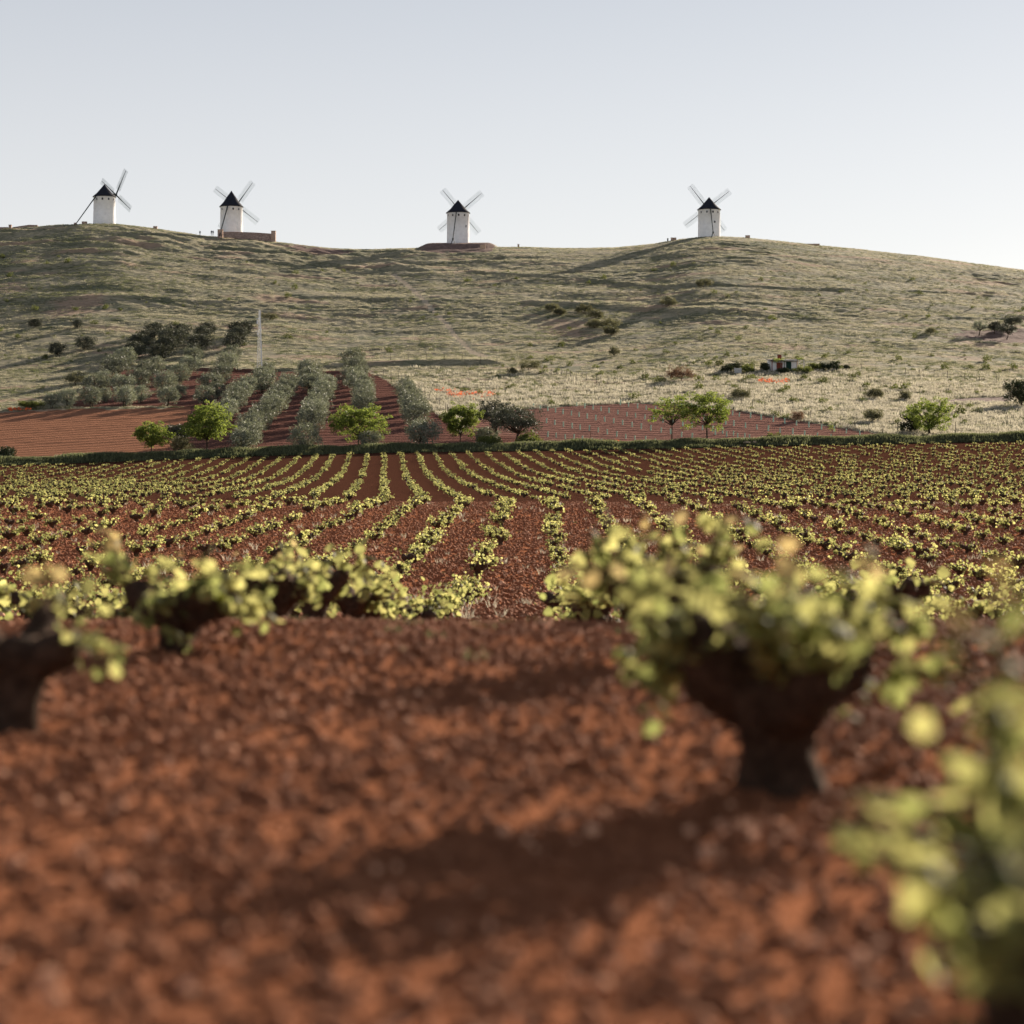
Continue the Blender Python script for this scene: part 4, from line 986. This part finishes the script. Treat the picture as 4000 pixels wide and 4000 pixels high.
# ------------------------------------------------------------------ people on the ridge (seen from the waist up)
def person(px, ytop, D, label, h=1.72):
    q = D / F; X = (px - 2000) * q; zt = CAMZ + (HZ - ytop) * q
    e = add('person', None, None, (X, D, zt - h)); tag(e, label, 'person', 'people on the ridge')
    pts = [(0, 0, .95), (0, 0, 1.2), (0, 0, 1.42), (0, 0, 1.5), (0, 0, 1.58), (0, 0, 1.69),
           (.19, 0, 1.40), (.25, .02, 1.12), (.26, -.05, .88), (-.19, 0, 1.40), (-.25, .02, 1.12), (-.26, -.05, .88),
           (.1, 0, .9), (.11, .02, .5), (.11, 0, .08), (.11, -.14, .03), (-.1, 0, .9), (-.11, .02, .5), (-.11, 0, .08), (-.11, -.14, .03)]
    ed = [(0, 1), (1, 2), (2, 3), (3, 4), (4, 5), (2, 6), (6, 7), (7, 8), (2, 9), (9, 10), (10, 11), (0, 12), (12, 13), (13, 14), (14, 15), (0, 16), (16, 17), (17, 18), (18, 19)]
    rd = [.15, .14, .15, .06, .085, .085, .065, .05, .04, .065, .05, .04, .095, .07, .05, .04, .095, .07, .05, .04]
    me = bpy.data.meshes.new('person_body'); me.from_pydata(pts, ed, []); me.materials.append(M['cloth'])
    o = add('body', me, e); sk = o.modifiers.new('skin', 'SKIN'); sk.use_smooth_shade = True
    for v, r in zip(me.skin_vertices[0].data, rd): v.radius = (r, r * .8)
    me.skin_vertices[0].data[0].use_root = True
    o.modifiers.new('sub', 'SUBSURF').render_levels = 1
person(826, 899, 668, 'person in dark clothes standing behind the ridge beside the terrace wall, the taller of two')
person(832.5, 901, 668.5, 'person in dark clothes standing close beside the taller one behind the ridge', 1.62)
person(781, 902, 669, 'lone distant person behind the ridge between plinth and terrace wall', 1.6)

# ------------------------------------------------------------------ steel mast
X, D = hit(1013, 1486); k = D / F; Hm = 274 * k
e = add('steel_mast', None, None, (X, D, gz(X, D))); tag(e, 'tall white lattice steel mast with antennas at the orchard edge', 'mast')
def leg(a): return lambda t: Vector((math.cos(a) * (.62 * (1 - t) + .13 * t), math.sin(a) * (.62 * (1 - t) + .13 * t), Hm * t))
LG = [leg(R(a)) for a in (-20, 100, 220)]
for f_, w in zip(LG, (.20, .06, .06)):
    mb = MB()
    for i in range(8): mb.bar(f_(i / 8), f_((i + 1) / 8), w)
    add('leg', mb.mesh('mast_leg', M['metal']), e)
mb = MB()
for i in range(22):
    t0, t1 = i / 23, (i + 1) / 23
    for a in range(3): mb.bar(LG[a](t0), LG[(a + 1) % 3](t1), .028)
add('bracing', mb.mesh('bracing', M['metal']), e)
for t, dx, w, h_ in ((.83, -.35, .26, .75), (.72, .30, .28, .55), (.70, -.4, .55, .12), (.875, -.35, .5, .10), (.66, -.28, .22, .5)):
    add('antenna', MB().box((dx, -.3, Hm * t), (w, .2, h_)).bar((dx, -.2, Hm * t), (0, 0, Hm * t), .06).mesh('antenna', M['metal']), e)

# ------------------------------------------------------------------ shed with porch, tank
X, D = hit(3058, 1450); k = D / F
e = add('shed', None, None, (X, D, gz(X, D) - .15)); tag(e, 'small white shed with flat dark roof and red chimney on the meadow', 'shed')
W, Hs, dp = 108 * k, 46 * k, 3.2
mb = MB(); mb.box((0, dp / 2, Hs / 2), (W, dp, Hs)); add('wall', mb.mesh('shed_wall', M['white']), e)
rf = MB(); rf.box((0, dp / 2 - .2, Hs + .12), (W + .35, dp + .6, .16), Matrix.Rotation(R(4), 3, 'X')); ro = add('roof', rf.mesh('shed_roof', M['tin']), e)
add('chimney', MB().box((-.25 * W + .9, dp / 2, Hs + .55), (.75, .75, 1.0)).box((-.25 * W + .9, dp / 2, Hs + 1.09), (.9, .9, .08)).mesh('chimney', M['brick']), ro)
add('door', MB().box((.21 * W, -.03, Hs * .44), (1.05, .08, Hs * .86)).mesh('door', M['greydoor']), e)
add('shutter', MB().box((-.12 * W, -.03, Hs * .5), (1.2, .08, Hs * .6)).mesh('shutter', M['brick']), e)
aw = MB(); aw.box((.25 * W, -.75, Hs - .2), (W * .5, 1.4, .06), Matrix.Rotation(R(-8), 3, 'X')); add('awning', aw.mesh('awning', M['metal']), e)
for dx in (-.42, -.1, .02, .48): add('porch_post', MB().bar((dx * W, -1.4, 0), (dx * W, -1.4, Hs - .25), .12).mesh('porch_post', M['brick'] if dx in (-.42, .48) else M['post']), e)
pg = MB().bar((-.45 * W, -1.4, Hs - .22), (.0 * W, -1.4, Hs - .22), .10).bar((-.45 * W, -.02, Hs - .22), (.0 * W, -.02, Hs - .22), .10)
for i in range(6): pg.bar((-.42 * W + i * .08 * W, -1.5, Hs - .12), (-.42 * W + i * .08 * W, -.02, Hs - .12), .06)
add('pergola', pg.mesh('pergola', M['post']), e)
add('climbing_vine', crown_mesh('climbing_vine', M['decid'], 77, W * .2, .22, Hs - .1, 30, 16, .25, .17)[0], e, (-.2 * W, -1.2, 0))
gx, gd = hit(3132, 1448); g = add('garden_pergola', None, None, (gx, gd + .5, gz(gx, gd + .5))); tag(g, 'little timber pergola with greenery beside the shed', 'pergola')
for dx, dy in ((-.5, 0), (.5, 0), (-.5, 1), (.5, 1)): add('post', MB().bar((dx * 1.3, dy, -.1), (dx * 1.0, dy, 2.1), .09).mesh('post', M['palewood']), g)
add('top', MB().bar((-.9, 0, 2.12), (.9, 0, 2.12), .08).bar((-.9, 1, 2.12), (.9, 1, 2.12), .08).mesh('pergola_top', M['palewood']), g)
add('greenery', crown_mesh('pergola_green', M['decid'], 78, .8, .18, 2.25, 16, 14, .22, .16)[0], g)
X, D = hit(2882, 1459); k = D / F; e = add('water_tank', None, None, (X, D, gz(X, D))); tag(e, 'little white ribbed water tank in front of dark bushes', 'tank')
add('body', MB().box((0, 0, 10 * k), (27 * k, 1.0, 20 * k)).mesh('tank_body', M['metal']), e)
for i in range(6): add('rib', MB().box(((-11 + 4.4 * i) * k, -.52, 10 * k), (.07, .05, 19 * k)).mesh('rib', M['tin']), e)

# ------------------------------------------------------------------ sapling guards
gm = MB(); gm.lathe([(.10, -.05), (.10, .0), (.095, .72), (.115, .78)], 10); GUARD = gm.mesh('guard_tube', M['tube'], True)
sm = MB(); sm.tube([(0, 0, .5), (.02, .01, .9), (0, .03, 1.25)], [.012, .01, .005], 4, 0, seed=1); SAP = sm.mesh('sapling_stem', M['bark'])
def sapling(px, py):
    X, D = hit(px, py); s = random.uniform(.9, 1.15)
    e = add('sapling_guard', None, None, (X, D, gz(X, D)), (R(random.uniform(-3, 3)), R(random.uniform(-3, 3)), 0), s); e.empty_display_size = .1
    tag(e, 'green tube guarding a young tree in the sapling rows', 'tree guard', 'green sapling guards in rows')
    add('tube', GUARD, e); add('sapling', SAP, e)
for (x0, y0, x1, y1, s0, s1) in [(2253, 1588, 2950, 1718, 31, 44), (2084, 1594, 2716, 1717, 28, 43), (2136, 1655, 2600, 1741, 32, 40), (2138, 1707, 2380, 1738, 34, 38),
                                (2422, 1584, 2868, 1666, 33, 44), (2868, 1666, 3285, 1722, 44, 52), (2590, 1573, 2887, 1626, 36, 44), (2887, 1627, 3370, 1703, 43, 53), (2795, 1698, 3010, 1728, 44, 46)]:
    x = x0
    while x <= x1 + 2:
        t = (x - x0) / (x1 - x0); sapling(x + random.uniform(-2, 2), y0 + (y1 - y0) * t + random.uniform(-1.5, 1.5)); x += s0 + (s1 - s0) * t

# ------------------------------------------------------------------ fence posts
pm = MB(); pm.bar((0, 0, -.2), (0, 0, 1.45), .075); POST = pm.mesh('post', M['post'])
def posts(pts, n, label, group, h=1.0):
    for i in range(n):
        t = i / max(1, n - 1) * (len(pts) - 1); a = min(int(t), len(pts) - 2); f_ = t - a
        x = pts[a][0] + (pts[a + 1][0] - pts[a][0]) * f_ + random.uniform(-3, 3); y = pts[a][1] + (pts[a + 1][1] - pts[a][1]) * f_
        X, D = hit(x, y); o = add('fence_post', POST, None, (X, D, gz(X, D)), (R(random.uniform(-5, 5)), R(random.uniform(-5, 5)), random.uniform(0, 3)), (1, 1, h * random.uniform(.85, 1.15)))
        tag(o, label, 'fence post', group)
posts([(1455, 1425), (1640, 1422), (1830, 1420), (2010, 1428)], 9, 'thin fence post along the top edge of the olive orchard meadow', 'posts above the orchard')
posts([(1500, 1470), (1640, 1530), (1740, 1605), (1770, 1650)], 16, 'fence post beside the last olive row', 'posts beside the last olive row')
posts([(2115, 1456), (2240, 1480), (2370, 1506)], 14, 'fence post in the close-set line below the broom bush', 'posts below the broom bush')
posts([(3310, 1446), (3520, 1462), (3720, 1480), (3960, 1498)], 12, 'wooden fence post in the line running from the shed hedge', 'posts from the shed hedge')
posts([(2848, 1575), (3000, 1610), (3200, 1650), (3380, 1690), (3560, 1695)], 14, 'fence post along the upper edge of the sapling field', 'posts above the sapling field')
posts([(3733, 1700), (3900, 1695)], 2, 'stout fence post on the bank past the broad green tree', 'posts past the broad tree', 1.2)
# pale stones lying on the bank
for i, (x, y, w) in enumerate([(2920, 1752, 34), (2948, 1755, 22)]):
    X = (x - 2000) / F * 299.5; me = clod_mesh('bank_stone', 60 + i, M['stone'], 2)
    o = add('boulder', me, None, (X, 299.3, gz(X, 299.3) + .12), (0, 0, i), (w / 2 * 299 / F, .4, .30)); tag(o, 'larger pale boulder on the grass bank' if i == 0 else 'smaller pale boulder beside the larger one on the bank', 'boulder')
